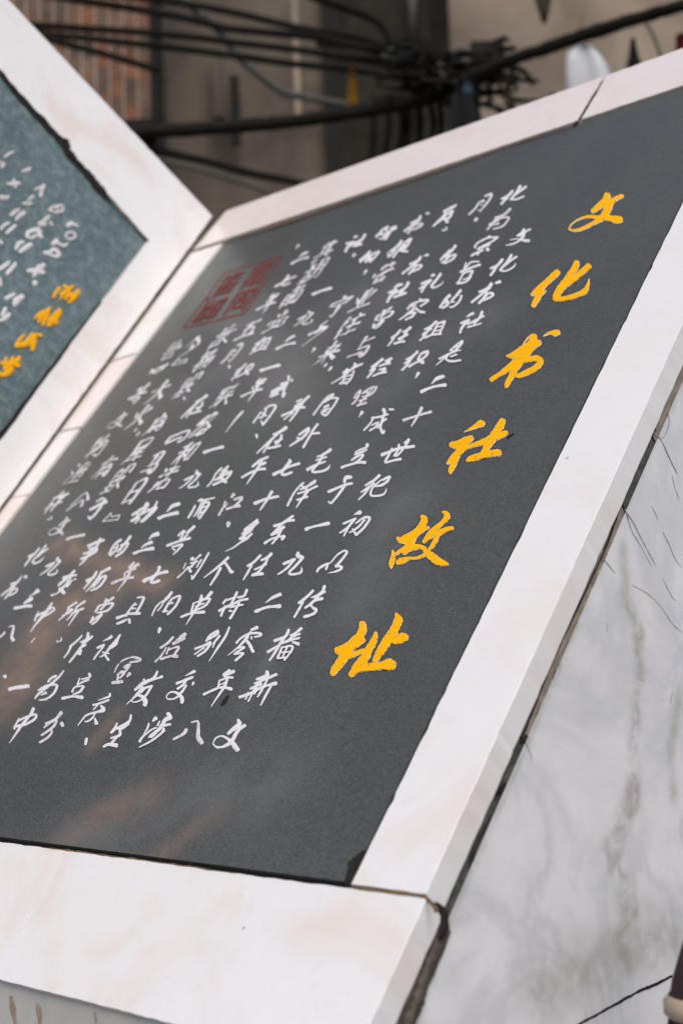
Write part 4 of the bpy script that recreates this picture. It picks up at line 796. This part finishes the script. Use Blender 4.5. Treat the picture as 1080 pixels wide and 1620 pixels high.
# cables: each a thing of its own
def cable(pts, D, w, label, m='cable', lump=0., grp='cables strung across the lane'):
    P = []
    if pts[0][0] < 300:      # carried on to the left, past the edge of the view
        p, q = pts[0], pts[1]; k = 520/max(30, q[0]-p[0]); pts = [(p[0]-(q[0]-p[0])*k, p[1]-(q[1]-p[1])*k, *p[2:])]+list(pts)
    if pts[-1][0] > 1100:
        p, q = pts[-1], pts[-2]; k = 5; pts = list(pts)+[(p[0]+(p[0]-q[0])*k, p[1]+(p[1]-q[1])*k, *p[2:])]
    for i, p in enumerate(pts):
        dd = D if not isinstance(D, tuple) else D[0]+(D[1]-D[0])*i/(len(pts)-1)
        P.append((PD(p[0], p[1], dd), (p[2] if len(p) > 2 else w*1.15)*.5*dd/F))
    o = rod('cable', P, M[m], None, 8, 8, lump=lump)
    return tag(o, label, 'cable', grp)
cable([(-60, 226, 16), (120, 214, 20), (210, 210, 22), (330, 203, 23), (450, 193, 22), (560, 177, 24), (640, 160, 30), (700, 142, 34)], (6.2, 6.6), 20, 'thickest black cable bundle running level just above the white frames', lump=.12)
cable([(690, 150, 30), (740, 126, 26), (800, 98, 20), (860, 78, 20), (940, 50, 22), (1020, 26, 20), (1150, -14, 20)], (6.6, 5.6), 20, 'thick black cable bundle climbing to the upper right corner', lump=.12)
cable([(150, 212, 14), (240, 236, 14), (330, 256, 13), (400, 275, 13), (480, 292, 12), (560, 330, 12)], 6.4, 13, 'black cable dipping behind the top of the dark tablet')
cable([(180, 238, 10), (290, 262, 8), (380, 288, 8), (450, 312, 8)], 7.6, 8, 'thin grey cable lowest of all above the tablet corner', 'pipe')
cable([(130, -14), (266, 2), (370, 20), (473, 44), (560, 58), (640, 84)], 7.4, 10, 'uppermost of the parallel cables in front of the plastered wall')
cable([(60, -10), (250, 20), (318, 34), (360, 45), (440, 53), (520, 62), (640, 92)], 7.0, 11, 'second of the parallel cables crossing the orange tiles')
cable([(60, 40), (261, 54), (370, 67), (463, 78), (560, 92), (650, 112)], 7.2, 10, 'third of the parallel cables, middle of the wall')
cable([(40, 50), (261, 74), (370, 88), (463, 101), (560, 110), (660, 128)], 7.0, 10, 'lowest of the four parallel cables')
cable([(0, 36), (78, 62), (160, 84), (251, 111)], 6.9, 10, 'dark cable slanting down across the orange tiles')
cable([(280, -10), (318, 22, 14), (351, 52, 13), (375, 86, 13), (408, 117, 12), (447, 145, 12), (489, 155, 11), (560, 168, 11)], 7.5, 12, 'brown cable curving down steeply in front of the grey wall', 'mortargrey')
cable([(470, -14), (545, 12), (597, 34), (620, 70), (638, 108), (650, 160)], 6.7, 12, 'black cable looping down into the tangle')
for i, (x0, y0) in enumerate(((500, 70), (520, 88))):
    cable([(x0, y0), (x0+80, y0+6), (x0+150, y0+20), (x0+200, y0+50)], 6.8, 7, ('upper' if i == 0 else 'lower')+' thin cable running into the tangle from the left')
tg = empty('cable_tangle', PD(700, 110, 6.6), 'dark tangle of coiled cables where the bundles meet, right of centre', 'cables')
for i in range(40):
    cx, cy = random.gauss(722, 50), random.gauss(112, 22); r = 8+rnd()*20; a0 = rnd()*6
    P = [(PD(cx+r*1.9*math.cos(a0+k*.8)+k*rs(3), cy+r*.7*math.sin(a0+k*.8), 6.55+rs(.15)), (2.5+rnd()*4)*.5*6.6/F*1.6) for k in range(7)]
    rod('coil', P, M['cable'] if i % 9 else M['mortargrey'], tg, 6, 5)
boxw('junction_box', PD(770, 95, 6.65), X*.08, Y*.05, Z*.075, M['wood'], tg)
boxw('junction_box', PD(664, 115, 6.7), X*.065, Y*.05, Z*.14, M['cable'], tg)
for i in range(8):
    x = 590+i*17
    rod('hanging_lead', [(PD(x, 150, 6.7), .012), (PD(x+8+rs(8), 200, 6.7), .014), (PD(x-6, 290, 6.7), .012)], M['cable'], tg)
# washing on the cable
def cloth(name, pts, D, m, label, cat_, grp=None, fold_=.012):
    """hanging cloth: outline rows (xl, xr, y) with soft vertical folds, front and back"""
    nx = 10; vs = []; fs = []
    for side in (0, 1):
        for xl, xr, y in pts:
            for i in range(nx+1):
                t = i/nx; p = PD(xl+(xr-xl)*t, y, D); p = p+Y*(fold_*math.sin(t*13+y*.02)+side*(.025*math.sin(math.pi*t)+.008)); vs.append(p)
    R_ = len(pts); S = R_*(nx+1)
    for s in (0, 1):
        for r in range(R_-1):
            for i in range(nx):
                a = s*S+r*(nx+1)+i; fs.append((a, a+1, a+nx+2, a+nx+1))
    for r in range(R_-1):
        for i in (0, nx):
            a = r*(nx+1)+i; fs.append((a, a+nx+1, S+a+nx+1, S+a))
    for i in range(nx):
        for r in (0, R_-1):
            a = r*(nx+1)+i; fs.append((a, a+1, S+a+1, S+a))
    return tag(mesh(name, vs, fs, m, None, smooth=True), label, cat_, grp)
M['cwhite'] = plain('white_cotton', (.62, .64, .68), .9, .12, 6); M['cblack'] = plain('black_cotton', (.006, .006, .008), .9, .3, 6)
M['cred'] = plain('dark_red_cotton', (.20, .012, .018), .9, .3, 6); M['cyel'] = plain('ochre_cloth', (.26, .14, .01), .9, .3, 6); M['cbl'] = plain('faded_blue_cloth', (.06, .12, .16), .9, .3, 6)
M['colive'] = plain('olive_cloth', (.045, .042, .020), .9, .4, 6)
cloth('shirt', [(912, 935, 70), (898, 948, 82), (895, 962, 100), (896, 972, 130), (896, 980, 190)], 6.4, M['cwhite'], 'white shirt hanging from the cable at upper right', 'laundry')
cloth('trousers', [(998, 1004, 60), (995, 1010, 85), (990, 1016, 105), (984, 1024, 150)], 6.2, M['cblack'], 'black garment hanging from the cable right of the white shirt', 'laundry')
cloth('towel', [(1070, 1110, 52), (1068, 1112, 90), (1068, 1112, 120)], 6.1, M['cred'], 'dark red cloth hanging at the right edge of the picture', 'laundry')
cloth('coat', [(728, 742, 134), (716, 750, 150), (710, 760, 180), (708, 766, 230), (706, 770, 290)], 6.3, M['cblack'], 'black coat hanging below the cable tangle', 'laundry')
cloth('scarf', [(734, 746, 128), (732, 748, 142), (736, 745, 152)], 6.2, M['cbl'], 'faded blue cloth on the shoulder of the black coat', 'laundry')
cloth('rag', [(553, 558, 100), (550, 564, 130), (548, 566, 160), (550, 562, 172)], 6.9, M['cyel'], 'ochre yellow rag hanging among the cables', 'laundry')
cloth('dark_rag', [(838, 880, -40), (846, 872, 0), (852, 869, 18), (858, 864, 34)], 6.6, M['colive'], 'olive rag hanging from above at the top edge', 'laundry')
rod_ = rod('hanger_string', [(PD(1020, 34, 6.2), .008), (PD(1034, 60, 6.2), .008), (PD(1052, 110, 6.2), .008)], M['pipe']); tag(rod_, 'thin pale string hanging between the black garment and the red cloth', 'string')
# bag standing beside the monument at the lower right
bg_p = PD(1190, 1590, 1.6); bz = bg_p.z
bag = empty('cloth_bag', Vector((bg_p.x, bg_p.y, 0)), 'maroon bag with beige band and dark base beyond the marble side, lower right corner', 'bag')
M['maroon'] = plain('maroon_cloth', (.030, .012, .016), .8, .3, 20); M['beige'] = plain('beige_leather', (.36, .28, .21), .6, .2, 20)
def lathe(name, prof, m, parent, c):
    vs = [Vector((c.x+r*math.cos(a*math.pi/12)*1.0, c.y+r*.6*math.sin(a*math.pi/12), z)) for r, z in prof for a in range(24)]
    fs = [(i*24+a, i*24+(a+1) % 24, (i+1)*24+(a+1) % 24, (i+1)*24+a) for i in range(len(prof)-1) for a in range(24)]
    return mesh(name, vs, fs, m, parent, smooth=True)
cc = Vector((bg_p.x, bg_p.y, 0))
zb = bg_p.z
lathe('bag_body', [(.005, zb+.135), (.045, zb+.13), (.064, zb+.105), (.078, zb+.07), (.092, zb+.03), (.096, zb+.012)], M['maroon'], bag, cc)
rod('bag_handle', [(Vector((cc.x-.05, cc.y, zb+.12)), .006), (Vector((cc.x-.04, cc.y, zb+.24)), .006), (Vector((cc.x+.04, cc.y, zb+.24)), .006), (Vector((cc.x+.05, cc.y, zb+.12)), .006)], M['beige'], bag)
lathe('bag_band', [(.097, zb+.014), (.104, zb+.006), (.104, zb-.006), (.098, zb-.012)], M['beige'], bag, cc)
lathe('bag_base', [(.098, zb-.010), (.104, zb-.04), (.11, zb-.3), (.10, 0.002)], M['dark'], bag, cc)
# ------------------------------------------------------------------ beyond the frame: what the polished stone mirrors
M['bark'] = plain('grey_bark', (.10, .085, .07), .9, .4, 20); M['leaf'] = plain('camphor_leaf', (.045, .075, .025), .6, .4, 8); M['pinkwall'] = plain('salmon_plaster', (.34, .22, .17), .9, .15, 1)
rfl = lambda x, y: (lambda d: (d-N*2*d.dot(N)).normalized())(ray(x, y).normalized())
def mir(x, y, L): return W(*uv(x, y)) + rfl(x, y)*L
tp_ = mir(120, 1430, 6.5)
tree = empty('street_tree', Vector((tp_.x, tp_.y, 0)), 'slender leafy street tree standing to the left of the tablets, outside the picture', 'tree')
tip = Vector((tp_.x+.2, tp_.y, tp_.z+1.2))
rod('trunk', [(Vector((tp_.x, tp_.y, 0)), .11), (Vector((tp_.x+.08, tp_.y, tp_.z*.5)), .085), (Vector((tp_.x, tp_.y, tp_.z)), .06), (tip, .03)], M['bark'], tree)
vs, fs = [], []
for k in range(16):
    a = k*2.4; h = tp_.z-.9+k*.15; b = Vector((tp_.x, tp_.y, h)); L = 1.2-.03*k
    e = b+Vector((math.cos(a)*L, math.sin(a)*L, .55)); rod('limb', [(b, .03), ((b+e)/2+Z*.1, .02), (e, .008)], M['bark'], tree, 6, 4)
    for j in range(130):
        c = b.lerp(e, .45+.6*rnd())+Vector((random.gauss(0, .22), random.gauss(0, .22), random.gauss(0, .18))); s = .05
        d1 = Vector((rs(), rs(), rs())).normalized()*s; d2 = Vector((rs(), rs(), rs())).normalized()*s*.6; q = len(vs)
        vs += [c-d1, c+d2, c+d1, c-d2]; fs.append((q, q+1, q+2, q+3))
tag(mesh('crown', vs, fs, M['leaf'], tree), None, None, None, 'stuff')
hp = mir(60, 1000, 9.0)
ph = empty('salmon_house', Vector((hp.x, hp.y, 0)), 'salmon plastered house left of the lane, outside the picture', 'house')
boxw('wall', Vector((hp.x-1.2, hp.y+1.6, hp.z*.5-.2)), X*.9, Y*1.5, Z*(hp.z*.5-.2), M['pinkwall'], ph)
boxw('roof', Vector((hp.x-1.2, hp.y+1.6, hp.z-.34)), X*1.1, Y*1.7, Z*.06, M['wood'], ph)
